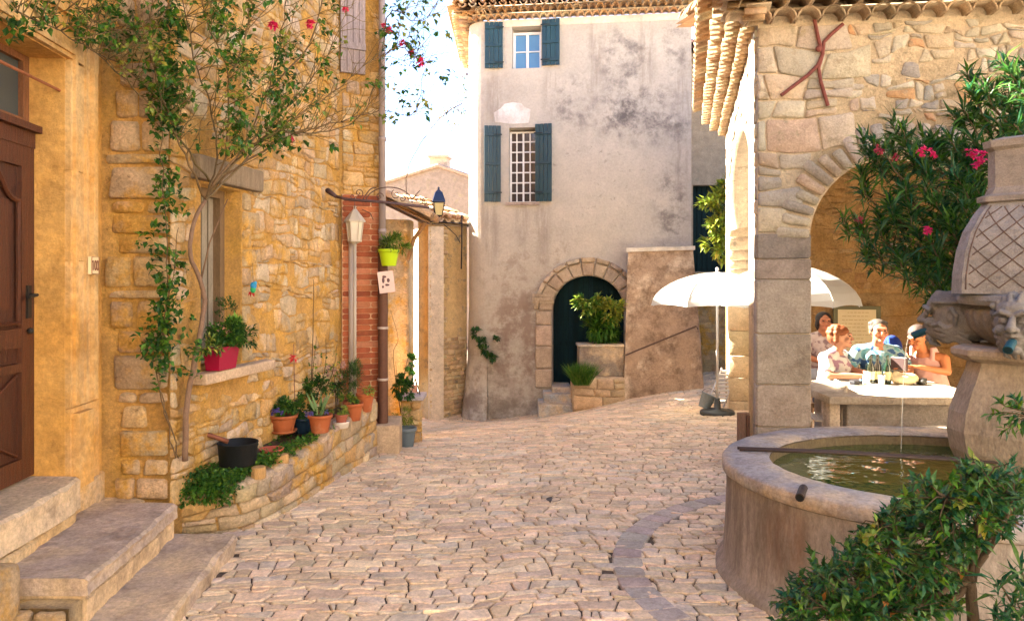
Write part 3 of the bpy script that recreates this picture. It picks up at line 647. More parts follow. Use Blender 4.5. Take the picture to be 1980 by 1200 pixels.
def tower_stains():
    BL = []
    GR = (.12, .105, .10)
    def c(px, py): u, z = tuv(px, py); return WT.pt(u, z)
    for px, py, rx, rz, ns, lo, hi, am, cl in ((1205, 110, .75, .8, 3.2, .42, .68, .8, GR), (1110, 200, .6, .75, 3.6, .42, .68, .7, GR), (1230, 215, 1.2, .8, 3.2, .42, .66, .95, GR), (1290, 245, .6, .5, 4, .4, .66, .85, GR), (1310, 100, .4, .8, 4, .42, .68, .7, GR), (1300, 400, .45, 1.2, 4, .42, .68, .8, GR),
                                     (960, 180, .5, .9, 2.5, .45, .65, .35, (.30, .24, .2)), (960, 760, 1.6, 1.5, 2.2, .38, .62, .75, (.14, .10, .075)), (1010, 650, 1.1, 1.5, 3, .40, .6, .75, (.20, .13, .10)), (1040, 540, 1.6, 1.3, 5, .48, .66, .5, (.22, .16, .12)), (1150, 330, 2.0, 1.5, 7, .58, .68, .5, GR)):
        p = c(px, py); BL.append((p.x, p.z, rx, rz, ns, lo, hi, am, cl, 1))
    for px, py, h in ((955, 165, .9), (1065, 160, .8), (950, 420, .9), (1050, 420, 1.0), (1010, 410, .6), (1150, 80, 1.0), (1250, 75, 1.3), (1320, 200, 2)): p = c(px, py); BL.append((p.x, p.z - h * .3, .22, h, 7, .40, .62, .45, (.2, .16, .13), .12))
    add_blobs(TP, BL)
tower_stains()
mb = MB((.45, .405, .35)); panel(mb, WT, rect(RC, -1.4, WT.L, ZE), [w1, w2, ad], .45)
cc = WT.pt(RC, 0, -RC); K = 10; prev = None
for i in range(K + 1):
    a = (pi / 2) * i / K; row = []
    for z, f in ((-1.4, .22), (-.6, .12), (.2, .03), (1.2, 0), (ZE, 0)):
        row.append(cc + WT.N * ((RC + f * .5) * cos(a)) - WT.U * ((RC + f) * sin(a)) + Vector((0, 0, z)))
    if prev:
        for j in range(4): mb.quad(row[j], prev[j], prev[j + 1], row[j + 1])
    prev = row
bk = Vector((-.02, 3.6, 0)); nxt = [p + bk for p in prev]
for j in range(4): mb.quad(nxt[j], prev[j], prev[j + 1], nxt[j + 1])
Rr = WT.pt(WT.L, 0); mb.quad(Rr + Vector((0, 0, -1)), Rr + Vector((.5, 4, -1)), Rr + Vector((.5, 4, ZE)), Rr + Vector((0, 0, ZE)))
mb.quad(Rr + Vector((.5, 4, -1)), nxt[0], nxt[4], Rr + Vector((.5, 4, ZE)))
mb.build('plaster_wall', TP, tower)
# bump relief patches: repaired white render and the pale band under the eaves
mb = MB((.80, .76, .74)); ps = [(957, 236), (955, 218), (968, 210), (976, 201), (992, 198), (1008, 200), (1014, 207), (1026, 212), (1024, 230), (1022, 238), (990, 240)]
panel(mb, WT, [tuv(a, b) for a, b in ps], [], .02, .006); a = tuv(905, 45); b = tuv(1336, 30); panel(mb, WT, rect(RC, ZE - .13, WT.L, ZE - .002), [], .02, .008, (.78, .66, .54)); mb.build('white_render_patch', 'tower', tower)
genoise(WT, .15, WT.L + .05, ZE, 2, 'eave_tiles', tower, .14, .13)
WTL = Wall((WT.pt(0, 0).x - .02, 17.5), (WT.pt(0, 0).x, 14.1)); genoise(WTL, 0, 3.55, ZE, 2, 'eave_tiles', tower, .14, .13)
mb = MB()
for k in range(2):
    for i in range(6):
        a = (pi / 2) * (i + .5) / 6; d = WT.N * cos(a) - WT.U * sin(a); p = cc + d * (RC - .05) + Vector((0, 0, ZE + k * .095)); halftile(mb, p, p + d * (.18 + .13 * k), .06, .08, col=jcol(R.choice(TILEC)))
mb.build('corner_eave_tiles', 'tile', tower, True)
roof(WT, -.1, WT.L + .1, ZE + .19, .36, 4, .30, 'roof', tower, .19)
mb = MB()
for i in range(16):
    for k in range(2):
        p = Vector((WT.pt(0, 0).x - .34 + k * .3, 14 + i * .22, ZE + .24 + k * .1)); halftile(mb, p, p + Vector((.34, 0, .11)), .085, .07, col=jcol(R.choice(TILEC)))
mb.build('side_roof_tiles', 'tile', tower, True)
TEAL = (.008, .042, .062)
def shutter(W, a, b, c, d, ang, hinge, parent, cold=TEAL, battens=(.12, .5, .88), label=None):
    """leaf spanning a..c, b..d, swung slightly off the wall about the hinge side"""
    mb = MB(cold); wd = c - a; hu = a if hinge < 0 else c; dirn = (W.U * (1 if hinge < 0 else -1)) * cos(ang) + W.N * sin(ang); base = W.pt(hu, 0, .03); nn = Vector((dirn.y, -dirn.x, 0)); nn = nn if nn.dot(W.N) > 0 else -nn
    m3 = Matrix((dirn, nn, Vector((0, 0, 1)))).transposed(); nb_ = 4
    for i in range(nb_):
        mb.box(base + dirn * (wd * (i + .5) / nb_) + Vector((0, 0, (b + d) / 2)), (wd / nb_ - .006, .028, d - b), M3=m3, col=jcol(cold, .1), bev=.004)
    for f in battens: mb.box(base + dirn * (wd / 2) + nn * .022 + Vector((0, 0, b + (d - b) * f)), (wd * .96, .022, .06), M3=m3, bev=.004)
    o = mb.build('shutter', 'paint', parent, label=label)
    for f in (battens[0], battens[-1]):
        h = MB((.02, .03, .035)); h.box(base + dirn * (wd * .2) + nn * .036 + Vector((0, 0, b + (d - b) * f)), (wd * .5, .008, .025), M3=m3)
        h.build('hinge', 'metal', o)
    return o
def uvr(x0, y1, x1, y0): a = tuv(x0, y1); b = tuv(x1, y0); return a[0], a[1], b[0], b[1]
shutter(WT, *uvr(938, 134, 973, 44), .10, 1, tower); shutter(WT, *uvr(1048, 128, 1083, 38), .12, -1, tower)
shutter(WT, *uvr(937, 391, 969, 244), .22, 1, tower); shutter(WT, *uvr(1035, 390, 1068, 240), .14, -1, tower)
M['glass'] = mat('glass', .08, .1, 3, 0, 5, spec=.8)
def window(W, r, cols, rows, fw, mw, d, parent, pc, fc=(.75, .76, .78), label=None):
    a, b, c, e = r; mb = MB(fc)
    panel(mb, W, rect(a, b, c, e), [rect(a + fw, b + fw, c - fw, e - fw)], .05, d)
    m = (a + c) / 2; panel(mb, W, rect(m - fw * .55, b + fw, m + fw * .55, e - fw), [], .05, d + .003)
    for k in range(1, cols):
        if abs(k - cols / 2) < .1: continue
        u = a + (c - a) * k / cols; panel(mb, W, rect(u - mw / 2, b + fw, u + mw / 2, e - fw), [], .03, d - .005)
    for k in range(1, rows): z = b + (e - b) * k / rows; panel(mb, W, rect(a + fw, z - mw / 2, c - fw, z + mw / 2), [], .03, d - .008)
    o = mb.build('window', 'paint', parent, label=label); g = MB(pc); panel(g, W, rect(a, b, c, e), [], .01, d - .03); g.build('pane', 'glass', o); return o
window(WT, (w1[0][0] + .0, w1[0][1], w1[2][0], w1[2][1] - .05), 2, 2, .045, .022, -.2, tower, (.10, .24, .42), label='small white window with two casements')  # sky reflection painted into the blue pane colour
window(WT, (w2[0][0], w2[0][1], w2[2][0], w2[2][1] - .04), 4, 7, .03, .024, -.2, tower, (.035, .03, .04), label='tall white window with many small panes')
mb = MB((.42, .33, .27)); a = w2; panel(mb, WT, rect(a[0][0] - .06, a[0][1] - .06, a[1][0] + .06, a[0][1] - .003), [], .3, .05); mb.build('window_sill', 'limestone', tower)
# arched door
mb = MB((.004, .017, .021)); panel(mb, WT, rect(da_[0] - .1, da_[1] - .05, db_[0] + .1, dtop + .1), [], .06, -.32)
for i in range(14):
    u = da_[0] + (db_[0] - da_[0]) * (i + .5) / 14; panel(mb, WT, rect(u - .04, da_[1], u + .04, dtop), [], .02, -.305, jcol((.005, .020, .025), .25))
panel(mb, WT, rect(da_[0], da_[1] + .78, db_[0], da_[1] + .86), [], .02, -.29); mb.build('door', 'dark_paint', tower, label='dark teal boarded door under the arch')
mb = MB(); SC = [(.46, .36, .26), (.42, .32, .23), (.49, .38, .28)]; cu = (da_[0] + db_[0]) / 2; ra = (db_[0] - da_[0]) / 2; rb = dtop - db_[1]; nv = 11
for i in range(nv):
    t0, t1 = pi * i / nv, pi * (i + 1) / nv; th = .26
    for q0, q1, rl in ((0, th, .05), (th, th + .09, .085)):
        q = [(cu + (ra + o) * cos(t), db_[1] + (rb + o) * sin(t)) for t, o in ((t0, q0), (t1, q0), (t1, q1), (t0, q1))]
        if q[0][0] > tuv(1222, 600)[0] + .3: continue
        stone(mb, q, lambda u, v, d: WT.pt(u, v, d), .004, rl, jcol(R.choice(SC), .08), rough=.3)
z = da_[1]
for h in (.36, .42, .4, .30, .28):
    if z + h > db_[1] - .02: h = db_[1] - .02 - z
    if h > .03: stone(mb, rect(da_[0] - .32, z, da_[0] - .003, z + h), lambda u, v, d: WT.pt(u, v, d), .004, .05, jcol(R.choice(SC), .08), rough=.3)
    z += h
mb.build('door_arch', 'limestone', tower)
mb = MB((.46, .36, .26)); iz = tuv(1050, 580)[1]
for q, dd, hh in ((0, .10, .06), (.07, .08, .05), (-.06, .075, .05)): panel(mb, WT, rect(da_[0] - .35 - dd * .2, iz + q, da_[0] + .03, iz + q + hh), [], .12, dd)
mb.build('impost', 'limestone', tower)
# buttress
mb = MB((.52, .36, .25)); yt, yb_ = 13.15, 12.75
A = [P(1214, 487, yt), P(1340, 483, yt - .05), P(1363, 745, 12.75), P(1205, 768, 12.9)]; A[2].z -= .25; A[3].z -= .25
Bk = [WT.pt(WT.uv(1220, 500)[0] , A[0].z, -.1), WT.pt(WT.L + .02, A[1].z, -.1), WT.pt(WT.L + .2, A[2].z, -.1), WT.pt(WT.uv(1205, 500)[0] , A[3].z, -.1)]
def grid_quad(mb, a, b, c, d, n, m, bump, col, nrm):
    vs = []
    for j in range(m + 1):
        for i in range(n + 1):
            s, t = i / n, j / m; p = a * (1 - s) * (1 - t) + b * s * (1 - t) + c * s * t + d * (1 - s) * t
            k = 0 if i in (0, n) or j in (0, m) else bump * noise.fractal(p * 2.2, 1, 2, 4); vs.append(p + nrm * k)
    mb.add(vs, [(j * (n + 1) + i, j * (n + 1) + i + 1, (j + 1) * (n + 1) + i + 1, (j + 1) * (n + 1) + i) for j in range(m) for i in range(n)], col)
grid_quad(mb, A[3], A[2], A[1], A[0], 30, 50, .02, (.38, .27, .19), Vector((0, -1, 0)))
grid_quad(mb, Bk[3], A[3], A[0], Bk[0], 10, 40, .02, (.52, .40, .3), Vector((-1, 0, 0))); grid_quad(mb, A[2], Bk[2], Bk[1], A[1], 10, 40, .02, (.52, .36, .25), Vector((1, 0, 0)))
M['butt'] = mat('flaking_render', .92, .25, 4, .6, 20, mix=(.56, .44, .33), mixscale=1.9, mixlo=.50, mixhi=.60, bdist=.015, dirt_pits=((.11, .065, .04), 3.2, .46, .66, .75))
mb.build('buttress', 'butt', tower, True)
mb = MB((.74, .70, .66)); t = [A[0], A[1], Bk[1], Bk[0]]; v = [p + Vector((0, 0, .0)) for p in t] + [p + Vector((0, 0, .07)) for p in t]
v[0] += Vector((-.03, -.03, 0)); v[1] += Vector((.03, -.03, 0)); v[4] += Vector((-.03, -.03, 0)); v[5] += Vector((.03, -.03, 0)); mb.add(v, [(0, 1, 5, 4), (1, 2, 6, 5), (3, 0, 4, 7), (4, 5, 6, 7), (3, 2, 1, 0)]); mb.build('buttress_cap', 'tower', tower)
mb = MB((.10, .06, .045)); h0, h1 = P(1208, 686, 12.86), P(1345, 630, 12.78); mb.tube([h0 + Vector((0, -.05, 0)), h1 + Vector((0, -.05, 0)), h1 + Vector((.03, -.05, -.05))], .014, 8)
for t in (.05, .93): p = h0.lerp(h1, t); mb.tube([p + Vector((0, -.05, 0)), p + Vector((0, .12, -.03))], .012, 6)
mb.build('handrail', 'metal', tower)
# steps and planters by the arched door
mb = MB((.36, .38, .40)); stp = thing('door_steps', 'blue grey stone steps leading to the arched door', 'steps', (.6, 13.4, -.6))
for x0, x1, py, Yf, h, c in ((1068, 1105, 748, 13.45, .12, (.46, .44, .43)), (1052, 1106, 762, 13.25, .14, (.36, .39, .42)), (1042, 1108, 782, 13.02, .25, (.40, .42, .43))):
    a, b = X(x0, Yf), X(x1, Yf); z = Z(py, Yf); mb = MB(c); mb.box(((a + b) / 2, Yf + .35, z - h / 2 - .05), (b - a, .7, h + .1), bev=.02); mb.build('step', 'step', stp)
pz = Z(728, 13.0); plh = thing('raised_planter', 'stone block planter beside the arched door', 'planter', (1.5, 13.1, -.5))
a, b = X(1108, 12.85), X(1207, 12.95); mb = MB((.52, .38, .24)); mb.box(((a + b) / 2, 13.15, pz - .3), (b - a, .6, .6), bev=.03); WP = Wall((a, 12.84), (b, 12.84)); masonry(mb, WP, .01, WP.L - .01, pz - .55, pz - .02, .4, .17, .006, .02, [(.58, .42, .26), (.5, .36, .22)], seed=52); mb.build('lower_block', 'limestone', plh, True)
a, b = X(1120, 13.05), X(1207, 13.05); zt = Z(668, 13.05); mb = MB((.26, .22, .19)); mb.box(((a + b) / 2, 13.27, (pz + zt) / 2), (b - a, .42, zt - pz), bev=.015); mb.box(((a + b) / 2 - .01, 13.27, zt), (b - a + .03, .47, .05), bev=.015, col=(.42, .38, .33)); mb.build('trough', 'step', plh, True)

# ================================================================ HOUSE BEHIND, right of the tower
bh = thing('rear_house', 'shaded house in the gap right of the tower with a dark green door', 'house', (4.2, 16, 0))
WB = Wall((X(1325, 16.2), 16.2), (X(1325, 16.2) + 3.5, 15.8)); g0, g1 = WB.uv(1343, 212), WB.uv(1366, 150); e0, e1 = WB.uv(1340, 525), WB.uv(1420, 357)
mb = MB((.42, .32, .22)); panel(mb, WB, rect(0, -1, WB.L, WB.uv(1360, 105)[1]), [rect(*g0, *g1), rect(*e0, *e1)], .4); mb.build('wall', 'rubble', bh)
mb = MB((.03, .10, .26)); panel(mb, WB, rect(*g0, *g1), [], .02, -.15); mb.build('window', 'glass', bh)
mb = MB((.16, .08, .04)); panel(mb, WB, rect(g0[0], g0[1], g0[0] + .12, g1[1]), [], .04, -.1); mb.build('window_frame', 'oldwood', bh)
mb = MB((.012, .03, .03)); panel(mb, WB, rect(*e0, *e1), [], .03, -.2)
for i in range(9): u = e0[0] + (e1[0] - e0[0]) * i / 8; strip(mb, [(u, e0[1]), (u, e1[1])], .01, -.2, (.006, .015, .015), WB)
mb.build('door', 'dark_paint', bh); roof(WB, -.3, WB.L, WB.uv(1360, 98)[1], .25, 3, .35, 'roof', bh, .2, cols=[(.30, .15, .12), (.38, .22, .17), (.25, .14, .12)])
mb = MB((.40, .30, .2)); panel(mb, WB, rect(-.3, WB.uv(1360, 117)[1], WB.L, WB.uv(1360, 104)[1]), [], .1, .12); mb.build('cornice', 'limestone', bh)
WR = Wall((X(1340, 14.3), 14.3), (X(1340, 14.3) + 1.6, 14.0)); mb = MB((.55, .40, .24)); panel(mb, WR, rect(0, -1, WR.L, Z(527, 14.3)), [], .5)
masonry(mb, WR, .0, WR.L, -.6, Z(527, 14.3), .3, .14, .006, .02, [(.58, .42, .24), (.5, .35, .2)], seed=53); mb.build('terrace_wall', 'ochre', label='golden stone terrace wall right of the buttress', cat='wall')
# ================================================================ ARCADE (right)
arc = thing('arcade_building', 'stone arcade with round arches, corner pillar and wavy tile eaves', 'arcade', (2.2, 6.5, 0))
WA = Wall((2.155, 6.5), (7.0, 5.87)); WS = Wall((2.155, 6.5), (3.31, 11.4), flip=True); ZA = 3.98
ua0 = WA.u(1566); ua1 = WA.u(1952); arA = arch(ua0, ua1, -.3, 2.1, .74, 24)
us0, us1 = .50, 4.50; arS = arch(us0, us1, -.4, 2.35, 1.15, 24)
BEIGE = (.62, .50, .36)
mb = MB(BEIGE); panel(mb, WA, rect(0.004, -.3, WA.L, ZA + .24), [arA], .42); 
uc = (ua0 + ua1) / 2; raA = (ua1 - ua0) / 2
def ringA(u, v, t): return v > 2.05 and ((u - uc) / (raA + t)) ** 2 + ((v - 2.1) / (.74 + t)) ** 2 < 1
CRM = [(.46, .40, .32), (.40, .355, .29), (.50, .43, .335), (.46, .36, .26), (.36, .33, .29), (.48, .40, .29)]
masonry(mb, WA, .0, .95, 2.16, ZA - .02,   .34, .20, .007, .022, CRM, jit=.5, seed=61, vary=.3, keep=lambda u, v: not ringA(u, v, .3) and u < .62 + .25 * ((int(v / .23)) % 2), split=.1)
masonry(mb, WA, .0, WA.L, 2.0, ZA - .02, .135, .088, .007, .014, CRM + [(.30, .28, .26), (.50, .30, .16), (.52, .46, .36)], jit=.95, seed=62, vary=.55, keep=lambda u, v: not ringA(u, v, .3) and u > .72 + .2 * ((int(v / .23)) % 2) and (u < ua1 or v > 2), fill=.74, rough=1.8, split=.3)
mb.build('front_wall', 'rubble', arc, True)
mb = MB(); nv = 25
for i in range(nv):
    t0, t1 = pi * i / nv + .012, pi * (i + 1) / nv - .012; th = rnd(.20, .30)
    q = [(uc + (raA + o) * cos(t), 2.1 + (.74 + o) * sin(t)) for t, o in ((t0, .004), ((t0 + t1) / 2, .004), (t1, .004), (t1, th), ((t0 + t1) / 2, th + .01), (t0, th))]
    stone(mb, q, lambda u, v, d: WA.pt(u, v, d), .006, .026, jcol(R.choice(CRM), .1), rough=.8)
mb.build('voussoirs', 'limestone', arc, True)
mb = MB(); z = -.1
for zt, c in ((.46, (.32, .28, .24)), (.83, (.34, .295, .255)), (1.275, (.35, .305, .26)), (1.75, (.38, .33, .285)), (1.93, (.33, .285, .245)), (2.15, (.25, .22, .195))):
    stone(mb, rect(-.012, z, ua0 + .012, zt), lambda u, v, d: WA.pt(u, v, d), .0035, .02, jcol(c, .05), rough=.2)
    stone(mb, rect(-.012, z, us0 + .01, zt), lambda u, v, d: WS.pt(u, v, d), .0035, .015, jcol(c, .05), rough=.2); z = zt
mb.box(WA.pt(ua0 / 2, .0, -.15), (ua0 + .16, .62, .34), M3=Matrix((WA.U, WA.N, Vector((0, 0, 1)))).transposed(), bev=.02, col=(.46, .37, .3))
mb.build('corner_pillar', 'limestone', arc)
mb = MB((.62, .50, .36)); panel(mb, WS, rect(.1, -.5, WS.L, ZA + .24), [arS], .42)
masonry(mb, WS, .02, WS.L, 2.2, ZA - .02, .24, .13, .006, .016, CRM, seed=63, jit=.4, keep=lambda u, v: ((u - 2.5) / 2.2) ** 2 + ((v - 2.35) / 1.35) ** 2 > 1); 
Wj = Wall((WS.pt(us1, 0, 0).x, WS.pt(us1, 0, 0).y - .002), (WS.pt(us1, 0, -.42).x, WS.pt(us1, 0, -.42).y - .002)); z = -.4
k = 0
while z < 2.5:
    h = rnd(.10, .2) if z > 1.2 else rnd(.3, .42)
    stone(mb, rect(0, z, Wj.L, z + h), lambda u, v, d: Wj.pt(u, v, d), .005, .015, jcol((.60, .46, .30), .1), rough=.6); z += h
mb.build('side_wall', 'rubble', arc, True)
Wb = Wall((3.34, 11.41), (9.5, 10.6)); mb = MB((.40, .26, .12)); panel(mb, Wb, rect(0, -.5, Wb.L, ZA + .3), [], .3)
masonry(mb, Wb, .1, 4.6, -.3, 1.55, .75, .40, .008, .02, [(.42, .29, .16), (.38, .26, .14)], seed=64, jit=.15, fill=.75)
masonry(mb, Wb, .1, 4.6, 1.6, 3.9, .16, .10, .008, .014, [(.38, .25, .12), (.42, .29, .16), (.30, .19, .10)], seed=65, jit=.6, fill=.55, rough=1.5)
M['inner'] = mat('inner_plaster', .92, .3, 4, .8, 22, mix=(.36, .22, .09), mixscale=1.8, mixlo=.42, mixhi=.62, bdist=.02, dirt_pits=((.20, .12, .06), 5, .55, .75, .5)); mb.build('back_wall', 'inner', arc, True)
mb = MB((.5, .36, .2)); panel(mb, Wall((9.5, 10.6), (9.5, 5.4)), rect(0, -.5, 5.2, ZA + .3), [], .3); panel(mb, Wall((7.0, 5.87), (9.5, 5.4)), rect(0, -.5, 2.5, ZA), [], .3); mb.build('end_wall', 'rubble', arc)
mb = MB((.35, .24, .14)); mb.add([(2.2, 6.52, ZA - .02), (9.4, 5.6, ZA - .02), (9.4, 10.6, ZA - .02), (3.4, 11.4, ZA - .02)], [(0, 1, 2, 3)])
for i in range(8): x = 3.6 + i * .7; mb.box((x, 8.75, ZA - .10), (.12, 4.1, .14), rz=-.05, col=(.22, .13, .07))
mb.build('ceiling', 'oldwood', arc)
genoise(WA, -.30, WA.L, ZA, 2, 'eave_tiles', arc, .20, .15, cols=[(.50, .38, .25), (.44, .33, .22), (.56, .44, .30), (.34, .26, .18)])
genoise(WS, -.3, WS.L + .2, ZA, 3, 'eave_tiles', arc, .16, .125, cols=[(.52, .36, .22), (.46, .31, .18), (.58, .44, .28)])
roof(WA, -.25, WA.L, ZA + .2, .42, 4.4, .28, 'roof', arc, .21, cols=[(.46, .34, .22), (.38, .28, .18), (.52, .40, .28)])
mb = MB()
for i in range(24):
    u = -.25 + i * .215
    for k in range(3): p = WS.pt(u, ZA + .31 + k * .1, .5 - k * .36); halftile(mb, p, p - WS.N * .4 + Vector((0, 0, .1)), .1, .085, col=jcol(R.choice(TILEC)))
mb.build('side_roof_tiles', 'tile', arc, True)
mb = MB((.17, .05, .04))
for c in ([(1572, 42), (1580, 80), (1588, 108), (1580, 135), (1584, 160), (1598, 207)], [(1627, 50), (1604, 70), (1590, 85), (1588, 108), (1578, 130), (1560, 148), (1508, 187)]):
    mb.tube([WA.pt(*WA.uv(a, b), .045) for a, b in c], .016, 8)
mb.ball(WA.pt(*WA.uv(1580, 98), .05), (.028, .02, .028)); mb.build('wall_anchor', 'metal', arc, label='rust red iron wall anchor with crossed arms')

# ================================================================ FOUNTAIN
ft = thing('stone_fountain', 'large stone fountain with an oval basin, carved faces and a tall urn finial', 'fountain', (FC.x, FC.y, 0))
def ell(k, a, z): return Vector((FC.x + (FA + k) * cos(a), FC.y + (FB + k) * sin(a), z))
mb = MB((.50, .40, .34)); prof = [(.055, -.1), (.055, .03), (.03, .06), (.012, .09), (-.005, .3), (-.01, .5), (-.01, .585)]; prof2 = [(.0, .59), (.012, .60), (.014, .655), (.0, .672), (-.10, .678), (-.25, .675), (-.268, .66)]; prof3 = [(-.27, .655), (-.29, .55), (-.30, .1), (-1.0, .08)]
n = 96
def sweep(mb, prof, col, nz=.006):
    vs = []; fs = []
    for k, z in prof:
        for i in range(n):
            a = 2 * pi * i / n; p = ell(k + nz * noise.noise(Vector((cos(a) * 6, sin(a) * 6, z * 4))), a, z + (.003 * noise.noise(Vector((cos(a) * 9, sin(a) * 9, 1))) if z > .5 else 0)); vs.append(p)
    for j in range(len(prof) - 1):
        for i in range(n): a = j * n + i; b = j * n + (i + 1) % n; fs.append((a, b, b + n, a + n))
    mb.add(vs, fs, col)
sweep(mb, prof, (.32, .275, .24)); sweep(mb, prof3, (.20, .15, .08)); mb.build('basin', 'fount', ft, True)
mb = MB(); sweep(mb, prof2, (.34, .31, .30)); mb.build('basin_rim', 'step', ft, True)
M['water'] = wm = bpy.data.materials.new('water'); wm.use_nodes = True; b_ = wm.node_tree.nodes['Principled BSDF']; b_.inputs['Base Color'].default_value = (.045, .075, .014, 1); b_.inputs['Roughness'].default_value = .06; b_.inputs['Specular IOR Level'].default_value = .6
nz = wm.node_tree.nodes.new('ShaderNodeTexNoise'); nz.inputs['Scale'].default_value = 7; nz.inputs['Detail'].default_value = 2; bp = wm.node_tree.nodes.new('ShaderNodeBump'); bp.inputs['Strength'].default_value = .35; bp.inputs['Distance'].default_value = .03
geo = wm.node_tree.nodes.new('ShaderNodeNewGeometry'); wm.node_tree.links.new(geo.outputs['Position'], nz.inputs['Vector']); wm.node_tree.links.new(nz.outputs['Fac'], bp.inputs['Height']); wm.node_tree.links.new(bp.outputs[0], b_.inputs['Normal'])
mb = MB(); mb.add([ell(-.28, 2 * pi * i / n, .60) for i in range(n)], [tuple(range(n))]); mb.build('water', 'water', ft)
for o_ in (0, .045):
    mb = MB((.07, .05, .045)); mb.tube([Vector((1.42, 4.66 - o_, .69)), Vector((2.0, 4.52 - o_, .70)), Vector((2.9, 4.30 - o_, .69))], .009, 8); mb.build('iron_bar', 'metal', ft, True)
mb = MB((.05, .035, .03)); sp = P(1548, 957, 3.72); mb.tube([sp + Vector((.05, .09, .01)), sp + Vector((-.02, -.04, 0))], .022, 12); mb.tube([sp + Vector((-.02, -.04, 0)), sp + Vector((-.021, -.042, 0))], .017, 12, (.01, .01, .01)); mb.build('overflow_pipe', 'metal', ft)
add_blobs(M['fount'], [(P(1540, 1010, 3.7).x, .40, .10, .28, 9, .3, .6, .55, (.20, .095, .04), .25)] + [(x, .35, .07, .5, 8, .38, .64, .55, (.10, .075, .06), .15) for x in (1.30, 1.36, 1.44, 1.62, 1.78, 1.95, 2.2)] + [(1.8, .42, .18, .22, 9, .42, .56, .8, (.06, .05, .055), 1)])
# rotated centre piece
AX = Vector((X(2015, 4.45), 4.45, 0)); PHI = radians(-47.6); XF = Matrix.Translation(AX) @ Matrix.Rotation(PHI, 4, 'Z')
def octlathe(mb, prof, ch, col=None, zmod=None):
    vs = []; fs = []
    for r, z in prof:
        c = r * ch
        for x, y in ((-r, -(r - c)), (-(r - c), -r), (r - c, -r), (r, -(r - c)), (r, r - c), (r - c, r), (-(r - c), r), (-r, r - c)): vs.append((x, y, z))
    for i in range(len(prof) - 1):
        for j in range(8): a = i * 8 + j; b = i * 8 + (j + 1) % 8; fs.append((a, b, b + 8, a + 8))
    fs.append(tuple(range(8))[::-1]); fs.append(tuple((len(prof) - 1) * 8 + j for j in range(8))); mb.add(vs, fs, col)
mb = MB((.40, .31, .22)); pr = [(.30, 0), (.31, .42), (.37, .60), (.415, .72), (.43, .84), (.42, .95), (.385, 1.08), (.345, 1.20), (.335, 1.255)]
octlathe(mb, pr, .32, (.32, .26, .20)); mb.xf(XF).build('pedestal', 'fount', ft)
mb = MB((.38, .30, .23)); octlathe(mb, [(.33, 1.25), (.36, 1.265), (.395, 1.28), (.41, 1.30), (.41, 1.33), (.39, 1.345)], .32); mb.xf(XF).build('plinth_moulding', 'fount', ft)
mb = MB((.20, .175, .15)); vs = []; fs = []; n2 = 160; pr = [(.20, 1.335), (.27, 1.36), (.34, 1.41), (.385, 1.47), (.40, 1.53), (.395, 1.565), (.365, 1.575), (.36, 1.60)]
for k, (r, z) in enumerate(pr):
    for i in range(n2):
        a = 2 * pi * i / n2; g = abs(sin(a * 14)) ** .55; rr_ = r * (1 - .07 * (1 - g)) if 0 < k < 6 else r; vs.append((rr_ * cos(a), rr_ * sin(a), z))
for j in range(len(pr) - 1):
    for i in range(n2): a = j * n2 + i; b = j * n2 + (i + 1) % n2; fs.append((a, b, b + n2, a + n2))
mb.add(vs, fs); mb.xf(XF).build('lobed_bowl', 'carved', ft, True)
mb = MB((.27, .26, .26)); mb.lathe((0, 0, 0), [(.36, 1.59), (.43, 1.60), (.445, 1.625), (.44, 1.655), (.40, 1.665)], 48); mb.xf(XF).build('bowl_rim', 'carved', ft)
uprof = [(.395, 1.665), (.392, 1.78), (.375, 1.92), (.345, 2.04), (.30, 2.14), (.262, 2.205)]
mb = MB((.27, .25, .24)); octlathe(mb, uprof, .20); mb.xf(XF).build('urn_body', 'carved', ft)
mb = MB((.48, .40, .34)); octlathe(mb, [(.26, 2.205), (.285, 2.215), (.285, 2.245), (.25, 2.26), (.235, 2.30), (.235, 2.52), (.255, 2.54), (.26, 2.58), (.20, 2.60)], .22, (.27, .23, .20)); mb.xf(XF).build('urn_neck', 'carved', ft)
def ur(z):
    for (r0, z0), (r1, z1) in zip(uprof[:-1], uprof[1:]):
        if z0 <= z <= z1: return r0 + (r1 - r0) * (z - z0) / (z1 - z0)
    return uprof[-1][0]
mb = MB((.13, .085, .07))
for face in range(4):
    m = Matrix.Rotation(face * pi / 2, 4, 'Z')
    for sgn in (1, -1):
        for k in range(-9, 12):
            pts = []
            for i in range(60):
                z = 1.70 + .48 * i / 59; s_ = sgn * (k * .125 - (z - 1.7) * 1.15); r = ur(z); hw = r * .80 - .03
                s2 = s_ * (r / .395)
                if abs(s2) <= hw: pts.append(m @ Vector((s2, -r - .001, z)))
                elif len(pts) > 1: mb.tube(pts, .0035, 5); pts = []
                else: pts = []
            if len(pts) > 1: mb.tube(pts, .0035, 5)
    for sg in (1, -1): mb.tube([m @ Vector((sg * (ur(z) * .80 - .022), -ur(z) - .001, z)) for z in [1.69 + .5 * i / 12 for i in range(13)]], .004, 5)
mb.xf(XF).build('carved_net', 'carved', ft, True)
